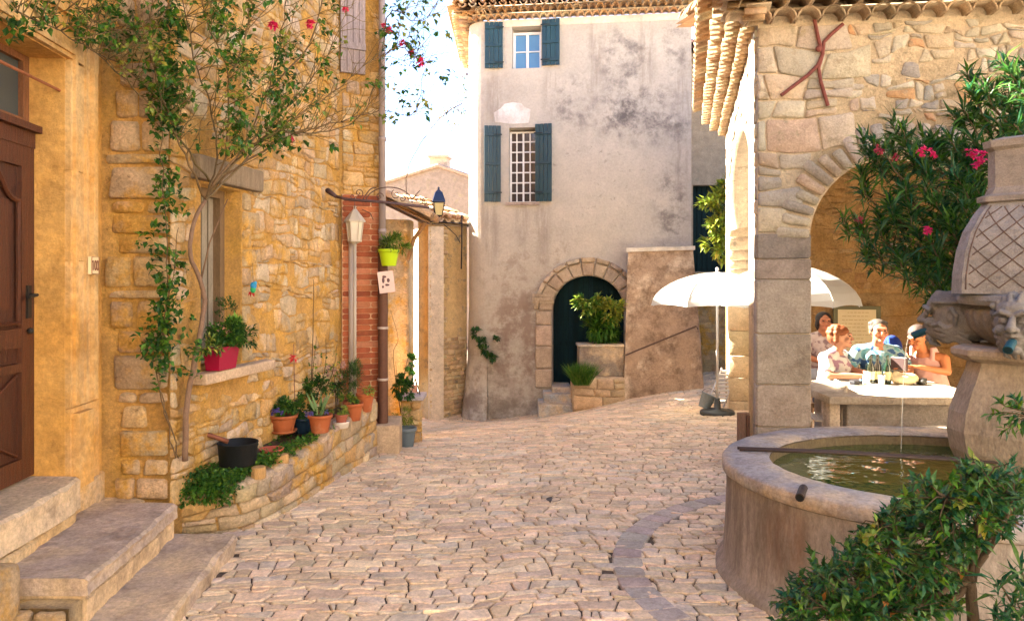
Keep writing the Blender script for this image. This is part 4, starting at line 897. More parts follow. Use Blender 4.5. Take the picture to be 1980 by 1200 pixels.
def mask_blobs():
    c = Vector((0, -.50, 1.50)); V = lambda x, y, z: c + Vector((x, y, z)); B = []
    B += [('b', V(0, .05, .02), (.112, .125, .135)), ('b', V(0, -.015, -.055), (.082, .095, .085)), ('b', V(0, .13, -.01), (.11, .13, .12))]      # skull, jaw, root in the bowl
    B += [('b', V(0, -.045, .075), (.085, .06, .05))]                                                                                        # forehead
    B += [('t', [V(0, -.095, .05), V(0, -.118, .015), V(0, -.142, -.016)], [.013, .017, .022]), ('b', V(.02, -.118, -.022), .014), ('b', V(-.02, -.118, -.022), .014)]
    B += [('t', [V(-.03, -.102, -.052), V(0, -.120, -.050), V(.03, -.102, -.052)], [.007, .011, .007]), ('t', [V(-.028, -.098, -.086), V(0, -.116, -.09), V(.028, -.098, -.086)], [.007, .012, .007]), ('b', V(0, -.088, -.122), (.032, .03, .024))]
    for s_ in (1, -1):
        B += [('t', [V(s_ * .016, -.105, .052), V(s_ * .05, -.106, .064), V(s_ * .088, -.07, .045)], [.011, .014, .009]), ('b', V(s_ * .045, -.092, .028), (.020, .014, .010)), ('t', [V(s_ * .022, -.098, .017), V(s_ * .048, -.1, .012), V(s_ * .07, -.082, .018)], .005), ('b', V(s_ * .055, -.075, -.025), (.03, .032, .028))]
        B += [('t', [V(s_ * .10, .035, .035), V(s_ * .125, .06, .055), V(s_ * .13, .085, .02), V(s_ * .112, .075, -.03)], [.012, .015, .016, .010]), ('b', V(s_ * .11, .055, .01), (.010, .022, .028))]   # ear
        for k in range(4):     # waves of hair swept back over the brow
            z = .125 - .012 * k; x = .018 + .026 * k
            pts = [V(s_ * x, -.075 + .012 * k, z - .01), V(s_ * (x + .006), -.045, z + .022 - .006 * k), V(s_ * (x + .012), .0, z + .016 - .004 * k), V(s_ * (x + .010), .045, z + .028 - .008 * k), V(s_ * (x + .012), .10, z + .008)]
            B.append(('t', pts, [.011, .014, .012, .014, .012]))
        for k in range(5):     # wavy beard flowing back along the cheek
            z0 = -.045 - .022 * k; y0 = -.055 + .010 * k; x0 = .080 - .006 * k
            pts = [V(s_ * x0, y0, z0)] + [V(s_ * (x0 + .022 - .004 * abs(j - 2)), y0 + .04 * j, z0 + .016 * sin(j * 2.1 + k)) for j in range(1, 5)]
            B.append(('t', pts, [.009, .0125, .0125, .0115, .009]))
    for a_ in (-.03, 0, .03): B.append(('t', [V(a_, -.085, -.125), V(a_ * 1.2, -.075, -.150), V(a_ * .8, -.045, -.165)], [.011, .011, .007]))
    return B
for a in (0, -90, 90):
    xf = XF @ Matrix.Rotation(radians(a), 4, 'Z') @ Matrix.Translation((0, -.515, 1.50)) @ Matrix.Scale(1.12, 4) @ Matrix.Translation((0, .50, -1.50)); mk = clay('carved_face', mask_blobs(), .0052, 'carved', ft, (.20, .185, .175), 2, None, xf)
    mb = MB((.015, .07, .10)); mb.tube([(0, -.58, 1.425), (0, -.635, 1.41), (0, -.685, 1.385)], [.020, .021, .022], 12); mb.tube([(0, -.684, 1.3855), (0, -.686, 1.3845)], .017, 12, (.01, .03, .04)); mb.xf(xf).build('spout', 'metal', mk)
    M.setdefault('jet', None)
    if not M['jet']:
        M['jet'] = j = bpy.data.materials.new('falling_water'); j.use_nodes = True; q = j.node_tree.nodes['Principled BSDF']; q.inputs['Base Color'].default_value = (.85, .88, .9, 1); q.inputs['Transmission Weight'].default_value = .7; q.inputs['Roughness'].default_value = .12; q.inputs['IOR'].default_value = 1.33
    if a != -90: continue
    mb = MB(); mb.tube([(0, -.685 - .07 * sqrt(t), 1.385 - .82 * t * t) for t in [i / 10 for i in range(11)]], [.004, .0035] + [.003] * 9, 6); mb.xf(xf).build('water_jet', 'jet', mk, True)
mb = MB((.17, .12, .09)); p0, p1 = Vector((3.18, 5.36, .2)), Vector((2.96, 4.85, .2)); d = Vector((.1, 0, 0))
mb.add([p0, p0 + d, p1 + d, p1, p0 + Vector((0, 0, .48)), p0 + d + Vector((0, 0, .48)), p1 + d + Vector((0, -.1, .35)), p1 + Vector((0, -.1, .35))], [(0, 1, 2, 3), (4, 5, 6, 7), (0, 4, 7, 3), (1, 2, 6, 5), (0, 1, 5, 4), (3, 7, 6, 2)]); mb.build('divider', 'fount', ft)
# ================================================================ PLANTS
G_DK = [(.025, .085, .012), (.035, .11, .02), (.018, .065, .018), (.055, .13, .02)]
G_MD = [(.05, .15, .015), (.08, .19, .02), (.035, .12, .018), (.11, .21, .02)]
G_YL = [(.20, .28, .04), (.28, .34, .05), (.14, .22, .04), (.32, .30, .05)]
G_BL = [(.015, .085, .04), (.03, .12, .055), (.025, .095, .03), (.06, .15, .05), (.09, .17, .04)]
def rdir(up=0): v = Vector((R.gauss(0, 1), R.gauss(0, 1), R.gauss(0, 1) + up)); return v.normalized()
def bush(mb, c, r, n, L, W_, cols, clumps=0, up=.4, droop=.2):
    L *= 1.18; n = int(n * 1.25); c = Vector(c); cl = [c + Vector(tuple(rdir()[i] * r[i] * rnd(.3, .85) for i in range(3))) for _ in range(clumps)] if clumps else None
    for _ in range(n):
        if cl:
            k = R.choice(cl); p = k + rdir() * min(r) * rnd(.1, .45)
        else: d = rdir(); p = c + Vector((d.x * r[0], d.y * r[1], d.z * r[2])) * rnd(.35, 1) ** .6
        d = ((p - c).normalized() + rdir(up) * .8); l = L * rnd(.6, 1.25); mb.leaf(p, d, l, W_ * l / L, jcol(R.choice(cols), .2), droop)
def flower(mb, p, r, col, n=14, face=None):
    for _ in range(n): d = rdir(.3); mb.leaf(Vector(p) + d * r * .15, d, r * rnd(.8, 1.1), r * .8, jcol(col, .15), .25)
def blooms(t, pts, r, col, n):
    for p in pts:
        fl = MB(); flower(fl, p, r, col, n); fl.build('bloom', 'petal', t)
def cane(mb, pts, r0, r1, n=6, col=None):
    k = len(pts); mb.tube(pts, [r0 + (r1 - r0) * i / (k - 1) for i in range(k)], n, col)
def smoothpts(pts, m=5, jit=0):
    out = []; k = len(pts)
    for i in range(k - 1):
        p0, p1, p2, p3 = pts[max(0, i - 1)], pts[i], pts[i + 1], pts[min(k - 1, i + 2)]
        for j in range(m):
            t = j / m; q = .5 * ((2 * p1) + (p2 - p0) * t + (2 * p0 - 5 * p1 + 4 * p2 - p3) * t * t + (3 * p1 - p0 - 3 * p2 + p3) * t ** 3); out.append(q + (rdir() * jit if jit and (i or j) else Vector()))
    out.append(pts[-1]); return out
# ---- climbing rose
def rp(px, py, d=.12):
    if px > 735: return P(px, py, 7.15)
    if px >= 335: return W2.pt(*W2.uv(px, py, d), d)
    if px >= 208: return P(px, py, 4.86 - d)
    return WD.pt(*WD.uv(px, py, d), d)
rose = thing('climbing_rose', 'climbing rose with a bare trunk and pink blooms trained over the ochre wall', 'rose bush', tuple(rp(358, 885, .05)))
mb = MB((.20, .12, .07)); tr = smoothpts([rp(358, 890, .06), rp(360, 800, .07), rp(372, 720, .08), rp(388, 640, .10), rp(395, 580, .10), rp(388, 545, .09), rp(368, 490, .09), rp(374, 430, .10), rp(398, 385, .12)], 4, .004)
cane(mb, tr, .021, .013, 8, (.24, .15, .10)); mb.tube([rp(388, 545, .09), rp(405, 470, .12), rp(440, 385, .2)], [.007, .005, .004], 6)
mb.build('trunk', 'bark', rose, True)
mb = MB((.14, .085, .04)); lf = MB(); CP = []
canes = [([(398, 385), (360, 300), (318, 200), (290, 90), (300, -30)], .12), ([(398, 385), (420, 300), (405, 200), (370, 90), (350, -30)], .15), ([(398, 385), (440, 280), (440, 150), (400, 40), (395, -40)], .2), ([(398, 385), (470, 290), (520, 170), (545, 60), (560, -40)], .25),
         ([(410, 360), (500, 262), (560, 235), (640, 180), (738, 110), (800, 130)], .3), ([(415, 355), (520, 258), (600, 258), (690, 232), (730, 150), (742, 60)], .3), ([(430, 340), (560, 262), (640, 240), (735, 215), (800, 220), (815, 155)], .28), ([(398, 385), (480, 300), (560, 200), (620, 130), (668, 30)], .3),
         ([(318, 200), (240, 130), (160, 85), (90, 50), (30, 15)], .1), ([(290, 90), (230, 60), (170, 30), (120, -20)], .12), ([(405, 350), (330, 250), (260, 170), (175, 90)], .14), ([(440, 150), (480, 60), (470, -30)], .25), ([(520, 170), (590, 100), (620, 10), (640, -40)], .28),
         ([(742, 60), (760, 20), (800, 40), (835, 30)], .2), ([(738, 110), (770, 90), (800, 110), (818, 125)], .2), ([(345, 885), (322, 800), (306, 720), (320, 600), (322, 450), (312, 300), (310, 150)], .06), ([(340, 885), (315, 780), (312, 700), (330, 560), (345, 440)], .05)]
for pts, d in canes:
    q = smoothpts([rp(a, b, d + .03 * i) for i, (a, b) in enumerate(pts)], 5, .012); r0 = .008 if d > .1 else .005; cane(mb, q, r0, .0028, 5, jcol((.17, .11, .05), .2)); CP.append(q)
def twig(p, d, L, depth=0):
    pts = [Vector(p)]; d = d.normalized()
    for i in range(5): d = (d + rdir(.25) * .33).normalized(); pts.append(pts[-1] + d * L / 5)
    for q in pts:      # keep out of the walls
        if q.y < 4.86:
            if q.x < -2.22 - .09 * q.y and q.y < 4.8: q.x = -2.2 - .09 * q.y
        elif q.x < -2.22 + .18 * (q.y - 4.86) and q.y < 7.55: q.x = -2.2 + .18 * (q.y - 4.86)
    cane(mb, pts, .0032, .0014, 4, jcol((.19, .13, .05), .25)); return pts
TW = []
for q in CP[:15]:
    for p in q[4:]:
        for _ in range(R.choice((1, 2, 2, 3))):
            t = twig(p, Vector((rnd(.0, .9), rnd(-.5, .6), rnd(-.1, 1))), rnd(.15, .55)); TW.append(t)
            if R.random() < .4: TW.append(twig(t[2], rdir(.5), rnd(.1, .25)))
def sprig(mb, p, cols, L=.035, n=5):
    d = rdir(-.1)
    for k in range(n): mb.leaf(Vector(p) + rdir() * L * .6, (d + rdir() * .8), L * rnd(.7, 1.2), L * .62, jcol(R.choice(cols), .2), .15)
def topx(v): return HX + F * v.x / v.y, HY - F * (v.z - EYE) / v.y
for t in TW:
    for p in t[1:]:
        x, y = topx(p); w_ = .08
        if y < 200 and x < 560: w_ = .16
        if y < 60: w_ = .25
        if x < 345: w_ = .18
        if 430 < x < 580 and 60 < y < 300: w_ = .36
        if x > 735: w_ = .10
        if 560 < x < 735: w_ = .05
        if R.random() < w_: sprig(lf, p, G_MD + G_DK[:2] if R.random() < .75 else G_YL, .050 * p.y / 5)
for q in CP[15:]:
    for p in q[2:]:
        for _ in range(3):
            x, y = topx(p)
            if y < 800 and R.random() < .36 + .34 * sin(p.z * 5): sprig(lf, p + Vector((rnd(-.06, .06), rnd(-.05, 0), rnd(-.05, .05))), G_DK + G_MD, .052)
for a, b, n_ in ((320, 120, 26), (318, 200, 40), (330, 230, 34), (335, 60, 30), (318, 330, 16), (330, 380, 20), (345, 150, 24), (305, 470, 14), (325, 520, 14), (330, 590, 18), (312, 650, 26), (318, 690, 16), (470, 130, 16), (560, 165, 14), (575, 100, 10), (555, 275, 12), (430, 30, 26), (90, 25, 22), (40, 45, 14), (160, 50, 18), (240, 55, 18), (370, 690, 10), (385, 650, 6)):
    c = rp(a, b, .12 if a > 335 else .08)
    for _ in range(n_): sprig(lf, c + Vector((rnd(-.09, .09), rnd(-.1, .02), rnd(-.12, .12))), G_DK + G_MD, .052, 4)
mb.build('branches', 'bark', rose, True); lf.build('foliage', 'leaf', rose)
for a, b, r_ in ((600, 47, .045), (528, 50, .04), (668, 20, .035), (752, 60, .042), (778, 83, .038), (796, 103, .034), (813, 121, .05), (563, 271, .03), (742, 50, .03)):
    fl = MB(); flower(fl, rp(a, b, .4), r_, (.72, .03, .13), 26); fl.build('bloom', 'petal', rose)
mb = MB((.16, .10, .06)); q = smoothpts([P(785, 345, 13.2), P(800, 300, 13.3), P(840, 240, 13.4), P(868, 215, 13.5), P(895, 198, 13.6)], 5, .01); cane(mb, q, .008, .012, 5); q2 = smoothpts([P(785, 345, 13.2), P(787, 380, 13.1), P(800, 395, 13.0)], 4); cane(mb, q2, .008, .008, 5)
vine = thing('wall_vine', 'wiry vine stem arching from the tower wall over the alley', 'vine', tuple(P(895, 198, 13.6))); mb.build('stem', 'bark', vine, True)
lf = MB()
for a, b in ((868, 212), (880, 205), (892, 215), (855, 222), (886, 238), (870, 245), (898, 150), (897, 170), (895, 190), (897, 220)): 
    for _ in range(7): sprig(lf, P(a + rnd(-8, 8), b + rnd(-8, 8), 13.5), [(.10, .12, .05), (.2, .12, .06), (.07, .09, .05)], .055, 3)
lf.build('foliage', 'leaf', vine)

# ---- pots and bed plants
TC = (.36, .10, .035)
def pot(name, label, p, r, h, col=TC, m='terracotta', saucer=None, cat='flower pot', soil=True, group=None):
    t = thing(name, label, cat, tuple(p), group); mb = MB(col); p = Vector(p)
    mb.lathe(p, [(r * .68, 0), (r * .70, .004), (r * .92, h * .78), (r * .93, h * .8), (r * 1.02, h * .81), (r * 1.05, h * .99), (r * 1.02, h), (r * .93, h), (r * .90, h * .9)], 28, cap=False)
    mb.lathe(p, [(r * .68, .002), (.001, .003)], 28, cap=False); mb.build('vessel', m, t, True)
    if soil: s_ = MB((.08, .05, .03)); s_.lathe(p, [(r * .91, h * .9), (.001, h * .93)], 20, cap=False); s_.build('soil', 'soil', t)
    if saucer: s_ = MB(saucer); s_.lathe(p - Vector((0, 0, .012)), [(r * .8, 0), (r * 1.0, .025), (r * .96, .025), (r * .8, .008)], 28); s_.build('saucer', 'terracotta', t, True)
    return t
def plantpart(t, fn, name='plant', m='leaf'): lf = MB(); fn(lf); return lf.build(name, m, t)
pA = P(548, 833, 6.25); t = pot('flower_pot', 'wide terracotta pot of bushy greenery and purple pansies, leftmost on the bed wall', pA, .115, .14, saucer=(.42, .13, .05))
plantpart(t, lambda m: (bush(m, pA + Vector((.03, 0, .22)), (.17, .11, .10), 700, .03, .016, G_MD + G_DK, 14), bush(m, pA + Vector((-.1, .02, .2)), (.07, .06, .07), 120, .03, .014, G_YL)))
blooms(t, [pA + Vector((rnd(-.09, .04), -.08, rnd(.15, .2))) for _ in range(7)], .022, (.10, .07, .30), 8)
pB = P(619, 835, 6.2); t = pot('flower_pot', 'terracotta pot with spiky aloe leaves and small purple flowers', pB, .10, .15)
def aloe(m):
    for dx, dz in ((-.09, .22), (.08, .19), (.0, .24), (-.04, .16), (.05, .14), (.02, .18)): m.leaf(pB + Vector((dx * .2, -.02, .13)), Vector((dx, rnd(-.04, .02), dz)), .24, .026, (.20, .34, .14), -.05)
    bush(m, pB + Vector((0, 0, .17)), (.11, .08, .05), 260, .028, .013, G_BL + G_MD, 6)
plantpart(t, aloe); blooms(t, [pB + Vector((rnd(-.1, .1), -.07, rnd(.15, .19))) for _ in range(9)], .02, (.16, .12, .34), 7)
pC = P(585, 836, 6.42); t = pot('flower_pot', 'dark blue glazed pot half hidden between two terracotta pots', pC, .085, .13, (.01, .025, .05), 'plastic'); plantpart(t, lambda m: bush(m, pC + Vector((0, 0, .2)), (.12, .08, .10), 450, .03, .015, G_DK, 10))
pD = P(660, 826, 6.6); t = pot('flower_pot', 'small brown pot with yellow green succulents set in a white planter', pD + Vector((0, 0, .035)), .058, .085, (.34, .10, .06)); w_ = MB((.72, .66, .6)); w_.lathe(pD, [(.06, 0), (.072, .05), (.075, .055), (.068, .055), (.06, .01)], 24); w_.build('white_planter', 'plastic', t, True); plantpart(t, lambda m: bush(m, pD + Vector((0, 0, .15)), (.09, .06, .05), 280, .026, .016, G_YL, 8))
pE = P(684, 812, 6.85); t = pot('flower_pot', 'terracotta pot with trailing lime green sprigs in front of the brick pier', pE, .085, .16); plantpart(t, lambda m: bush(m, pE + Vector((-.05, -.02, .2)), (.09, .06, .06), 260, .028, .015, G_YL + G_MD, 8))
pF = P(706, 795, 7.1); t = pot('flower_pot', 'terracotta pot with a dark shrubby herb, furthest along the bed wall', pF, .085, .18); plantpart(t, lambda m: (bush(m, pF + Vector((-.12, 0, .32)), (.18, .12, .17), 1000, .04, .006, G_DK + [(.05, .09, .04)], 20, 1.0), bush(m, pF + Vector((.04, -.05, .2)), (.05, .04, .04), 80, .03, .016, G_YL)))
# bed shrubs
def shrub(name, label, base, stems, fol, cat='shrub'):
    t = thing(name, label, cat, tuple(base)); mb = MB((.12, .08, .04))
    for s_ in stems: cane(mb, smoothpts([Vector(base)] + [Vector(q) for q in s_], 4, .003), .005, .002, 5)
    mb.build('stems', 'bark', t, True); lf = MB(); fol(lf); lf.build('foliage', 'leaf', t); return t
b0 = P(600, 800, 6.75)
def fol1(m):
    for s_ in ((612, 655), (600, 690), (590, 720), (628, 670), (640, 700), (650, 660), (576, 700)):
        for k in range(8): p = P(s_[0] + rnd(-8, 8), s_[1] + rnd(0, 70), 6.72); sprig(m, p, G_MD + G_YL, .032, 3)
    bush(m, P(610, 750, 6.75), (.16, .1, .10), 420, .035, .02, G_DK, 12)
shrub('leggy_plant', 'leggy green plant tied to thin canes behind the pots', b0, [[P(605, 720, 6.75), P(612, 650, 6.75)], [P(628, 720, 6.75), P(630, 655, 6.75)], [P(585, 730, 6.75), P(575, 700, 6.75)], [P(640, 730, 6.75), P(652, 665, 6.75)], [P(606, 600, 6.8), P(606, 540, 6.8)]], fol1, 'plant')
b1 = P(650, 800, 7.0); t = shrub('pale_flowering_plant', 'plant with pale pink flower heads between the cane plant and the dark herb', b1, [[P(648, 740, 7), P(640, 715, 7)], [P(655, 740, 7), P(660, 705, 7)]], lambda m: bush(m, P(655, 752, 7.0), (.10, .08, .09), 200, .035, .016, G_DK + [(.06, .05, .06)], 8), 'plant')
blooms(t, [P(a + rnd(-6, 6), b + rnd(-6, 6), 6.95) for a, b in ((635, 715), (642, 722), (660, 712), (668, 704), (655, 725), (632, 728))], .03, (.5, .3, .26), 12)
# pinwheel on a stick
pw_ = thing('garden_ornament', 'small red pinwheel ornament on a thin stick in the flower bed', 'ornament', tuple(P(570, 790, 6.4))); mb = MB((.25, .12, .08)); mb.tube([P(570, 790, 6.4), P(568, 665, 6.4)], .004, 6); mb.build('stick', 'wood', pw_)
mb = MB((.60, .04, .05)); c = P(568, 692, 6.37)
for k in range(6): a = k * pi / 3; mb.leaf(c, Vector((cos(a), -.25, sin(a) * .7)), .05, .03, (.62, .04, .05))
mb.build('vanes', 'petal', pw_)
# bird ornament hanging by the window
bo = thing('toy_parrot', 'blue, green and red toy bird hanging on the wall right of the small window', 'ornament', tuple(W2.pt(*W2.uv(487, 560, .08), .08))); c = W2.pt(*W2.uv(490, 555, .1), .1)
mb = MB(); mb.ball(c + Vector((.0, 0, .012)), (.026, .022, .03), (.02, .22, .48)); mb.ball(c + Vector((-.003, 0, -.018)), (.022, .02, .03), (.02, .30, .10)); mb.ball(c + Vector((.018, -.01, .032)), (.014, .013, .014), (.03, .3, .55)); mb.build('body', 'plastic', bo, True)
mb = MB(); [mb.leaf(c + Vector((-.01, 0, -.03)), Vector((dx, -.1, -.7)), .05, .022, (.45, .02, .02)) for dx in (-.7, -.25, .3)]; mb.leaf(c + Vector((.03, -.01, .03)), Vector((1, -.2, -.1)), .02, .01, (.1, .08, .05)); mb.build('tail', 'petal', bo)
mb = MB((.1, .08, .06)); mb.tube([c + Vector((0, 0, .04)), W2.pt(W2.uv(490, 500, .02)[0], c.z + .2, .01)], .0015, 5); mb.build('wire', 'metal', bo)
# pink window box
wbx = thing('window_box', 'crimson plastic window box overflowing with greenery on the sill', 'planter', tuple(W2.pt((wa + wb_) / 2, 1.1, .1))); mb = MB((.27, .004, .035)); u0_, u1_ = W2.uv(390, 700, .0)[0], W2.uv(461, 700, .13)[0]
m_ = lambda u, z, d: W2.pt(u, z, d)
vs = [m_(u0_ + .02, 1.105, .02), m_(u1_ - .02, 1.105, .02), m_(u1_ - .02, 1.105, .12), m_(u0_ + .02, 1.105, .12), m_(u0_, 1.255, .005), m_(u1_, 1.255, .005), m_(u1_, 1.265, .14), m_(u0_, 1.265, .14)]
mb.add(vs, [(0, 1, 2, 3), (0, 3, 7, 4), (3, 2, 6, 7), (2, 1, 5, 6), (1, 0, 4, 5)]); mb.tube([vs[i] for i in (4, 5, 6, 7, 4)], .008, 6)
mb.build('box', 'plastic', wbx); mb = MB((.06, .04, .03)); mb.add([v - Vector((0, 0, .012)) for v in vs[4:]], [(0, 1, 2, 3)]); mb.build('soil', 'soil', wbx)
cb_ = m_((u0_ + u1_) / 2, 1.36, .1)
plantpart(wbx, lambda m: (bush(m, cb_, (.16, .15, .11), 900, .04, .017, G_MD + G_DK, 18), bush(m, m_(u1_ - .05, 1.40, .12), (.08, .08, .09), 200, .05, .010, [(.22, .42, .05), (.16, .34, .05)], 4), bush(m, m_(u1_ + .16, 1.34, .1), (.12, .16, .10), 320, .035, .012, G_DK + [(.14, .15, .04)], 9), bush(m, m_(u0_ - .1, 1.30, .12), (.08, .1, .08), 150, .035, .014, G_YL + G_DK, 5), bush(m, m_(u0_ + .25, 1.52, .06), (.08, .12, .14), 160, .03, .012, [(.16, .16, .05)] + G_DK, 6)))
blooms(wbx, [cb_ + Vector((rnd(-.08, .1), -.08, rnd(.0, .08))) for _ in range(6)], .014, (.6, .32, .25), 6)
# black pan, clay dish, logs
c = P(460, 897, 5.30); pan = thing('black_pan', 'old black saucepan with a rusty handle sitting in the flower bed', 'pan', tuple(c)); mb = MB((.012, .014, .016)); mb.lathe(c, [(.118, 0), (.125, .01), (.138, .155), (.143, .158), (.14, .162), (.132, .158), (.12, .02), (.001, .018)], 36, cap=False); mb.build('bowl', 'metal', pan, True)
mb = MB((.20, .07, .04)); mb.tube([c + Vector((-.08, .03, .155)), c + Vector((-.18, .0, .20)), c + Vector((-.31, -.04, .255))], [.018, .016, .012], 10); mb.build('handle', 'metal', pan, True)
c = P(525, 884, 5.62); d_ = thing('clay_dish', 'shallow red clay dish beside the black saucepan', 'dish', tuple(c)); mb = MB((.42, .09, .05)); mb.lathe(c, [(.05, 0), (.088, .06), (.093, .07), (.085, .07), (.05, .012), (.001, .01)], 30, cap=False); mb.build('bowl', 'terracotta', d_, True)
for i, (a, b, lab) in enumerate(((500, 915, 'short upright wooden log edging below the black saucepan'), (545, 890, 'short wooden log edging right of the clay dish'))):
    c = P(a, b, 5.28 + i * .3); mb = MB((.50, .30, .12)); mb.lathe(c - Vector((0, 0, .03)), [(.05, 0), (.052, .03), (.05, .075), (.045, .08)], 14); tag(mb.build('log', 'oldwood'), lab, 'log', 'log edging in the flower bed')
lf = MB()
for _ in range(1500):
    y = 5.07 + rnd(0, 1.3) ** 1.15; w0 = -2.3 + .18 * (y - 4.86); w1 = edge(y) - .04; x = rnd(w0, w1); 
    if y > 5.9 and R.random() < .5: continue
    z = soilz(x, y) + rnd(-.02, .045) + (.03 if x < w0 + .1 else 0); sprig(lf, (x, y, z), G_MD + G_DK[:2] + [(.12, .22, .05)], .026, 3)
for _ in range(700): sprig(lf, (rnd(-2.27, -1.88), rnd(4.99, 5.28), rnd(.30, .43)), G_MD + G_DK[:2], .03, 3)
for _ in range(500): y = rnd(5.25, 6.5); sprig(lf, (edge(y) - rnd(.02, .16), y, soilz(0, y) + rnd(.03, .12)), G_MD, .032, 3)
for _ in range(260): sprig(lf, (rnd(-2.24, -1.9), rnd(4.95, 5.06), rnd(.24, .36)), G_MD, .03, 3)
lf.build('ground_cover', 'leaf', label='low leafy ground cover filling the flower bed', cat='ground cover', kind='stuff')
# hanging lime pot + plaque
c = P(752, 514, 7.55); t = pot('hanging_pot', 'lime green hanging pot with trailing greenery on the drainpipe', c, .105, .17, (.42, .60, .01), 'plastic', cat='hanging pot')
plantpart(t, lambda m: (bush(m, c + Vector((0, 0, .24)), (.14, .11, .10), 520, .05, .011, G_MD + G_YL, 14, .6), bush(m, c + Vector((.15, -.02, .16)), (.13, .08, .07), 220, .04, .012, G_YL + G_MD, 8)))
mb = MB((.3, .3, .1)); mb.tube([c + Vector((0, .0, .17)), c + Vector((0, .06, .3))], .004, 5); mb.tube([c + Vector((0, .1, .02)), c + Vector((0, .1, .1))], .01, 6); mb.build('hook', 'metal', t)
c = P(747, 545, 7.52); sg = thing('wall_plaque', 'pale pink enamel plaque with dark markings under the lime hanging pot', 'sign', tuple(c)); mb = MB((.66, .48, .44)); m3 = Matrix.Rotation(radians(-7), 3, 'Y') @ Matrix.Rotation(radians(8), 3, 'Z'); mb.box(c, (.16, .012, .22), M3=m3, bev=.004); mb.build('plate', 'paint', sg)
mb = MB((.10, .05, .06))
for dx, dz, rx, rz_ in ((-.02, .055, .028, .014), (-.03, .02, .016, .03), (.02, .015, .018, .022), (.0, -.03, .03, .012), (-.04, -.045, .012, .014)): mb.ball(c + m3 @ Vector((dx, -.0065, dz)), (rx, .002, rz_), None, 10, 5)
mb.build('markings', 'paint', sg)
# plants and stone post past the drainpipe
mb = MB((.58, .42, .27)); sp_ = thing('stone_post', 'rough stone post with a grey cap past the drainpipe', 'stone post', (X(795, 8.7), 8.7, -.15)); mb.box((X(795, 8.7), 8.75, .05), (.22, .3, .60), bev=.04); WP2 = Wall((X(775, 8.58), 8.585), (X(817, 8.58), 8.575)); masonry(mb, WP2, 0, WP2.L, -.22, .33, .12, .09, .005, .02, OCHS, seed=71, jit=.5); mb.build('post', 'ochre', sp_, True)
mb = MB((.42, .38, .40)); mb.box((X(797, 8.7), 8.72, .375), (.30, .36, .05), bev=.01); mb.build('cap', 'limestone', sp_)
c = P(803, 762, 8.66); es = thing('small_easel', 'small dark folding easel standing on the stone post', 'easel', tuple(c)); mb = MB((.06, .04, .03))
for a, b in (((-.05, -.03, 0), (0, 0, .19)), ((.06, -.03, 0), (0, 0, .19)), ((.02, .06, 0), (0, 0, .19))): mb.tube([c + Vector(a), c + Vector(b)], .007, 6)
mb.build('legs', 'wood', es); mb = MB((.55, .25, .18)); mb.box(c + Vector((-.005, -.02, .07)), (.05, .01, .09), bev=.002); mb.build('card', 'paint', es)
b2 = P(775, 800, 8.4)
shrub('tall_leafy_plant', 'dark leafy climbing plant with a bright green top beside the stone post', b2, [[P(778, 740, 8.4), P(792, 680, 8.4)], [P(770, 750, 8.4), P(765, 700, 8.45)], [P(760, 690, 8.6), P(770, 655, 8.6), P(755, 600, 8.6)]], lambda m: (bush(m, P(778, 748, 8.4), (.13, .1, .16), 500, .045, .026, G_DK, 14), bush(m, P(795, 705, 8.4), (.06, .06, .16), 200, .045, .026, [(.10, .34, .05), (.14, .4, .07)] + G_MD, 6), bush(m, P(775, 800, 8.3), (.16, .1, .12), 380, .035, .010, G_YL + [(.2, .16, .06)], 10)), 'plant')
c = Vector((X(785, 8.15), 8.15, Z(864, 8.15))); t = pot('grey_bucket', 'grey plastic tub standing on the cobbles by the stone post', c, .115, .22, (.12, .16, .19), 'plastic', cat='bucket', soil=False)
# tower creeper, lemon shrub, fern, yellow climber
cr = thing('wall_creeper', 'small green creeper growing out of the tower wall left of the arch', 'creeper', tuple(P(935, 660, 13.9))); plantpart(cr, lambda m: [bush(m, WT.pt(*tuv(a, b), .10), (.14 * s_, .07, .12 * s_), int(150 * s_), .07, .03, G_DK + G_BL, 5) for a, b, s_ in ((922, 645, .9), (934, 662, .8), (945, 678, 1.0), (950, 690, .7), (962, 655, .3))], 'foliage')
b3 = P(1165, 668, 13.2)
t = shrub('flowering_shrub', 'yellow green flowering shrub in the stone trough before the dark door', b3, [[P(1160, 630, 13.2), P(1150, 590, 13.2)], [P(1175, 630, 13.2), P(1180, 580, 13.2)], [P(1150, 640, 13.2), P(1125, 620, 13.2)]], lambda m: (bush(m, P(1160, 635, 13.2), (.38, .25, .30), 900, .10, .045, G_MD, 20), bush(m, P(1140, 590, 13.15), (.28, .2, .22), 500, .10, .045, G_MD + G_YL, 12), bush(m, P(1180, 605, 13.15), (.26, .2, .26), 560, .10, .045, G_YL + [(.42, .42, .05)], 14)))
b4 = P(1124, 745, 12.7); t = shrub('feathery_grass', 'feathery green grass tuft spilling over the lower stone block', b4, [[P(1120, 720, 12.7)]], lambda m: [m.leaf(b4 + Vector((rnd(-.14, .14), rnd(-.1, .1), .0)), Vector((rnd(-.7, .7), rnd(-.5, .3), 1)), rnd(.25, .48), .014, jcol(R.choice(G_MD + [(.16, .24, .04)]), .2), .15) for _ in range(900)], 'grass')
yc = thing('yellow_climber', 'sunlit yellow green climber hanging beside the arcade corner pillar at the back', 'climber', tuple(P(1400, 500, 12.2))); mb = MB((.15, .1, .05)); cane(mb, smoothpts([P(1412, 520, 12.2), P(1400, 470, 12.2), P(1395, 400, 12.2), P(1402, 350, 12.2)], 4), .012, .005, 6); mb.build('stem', 'bark', yc, True)
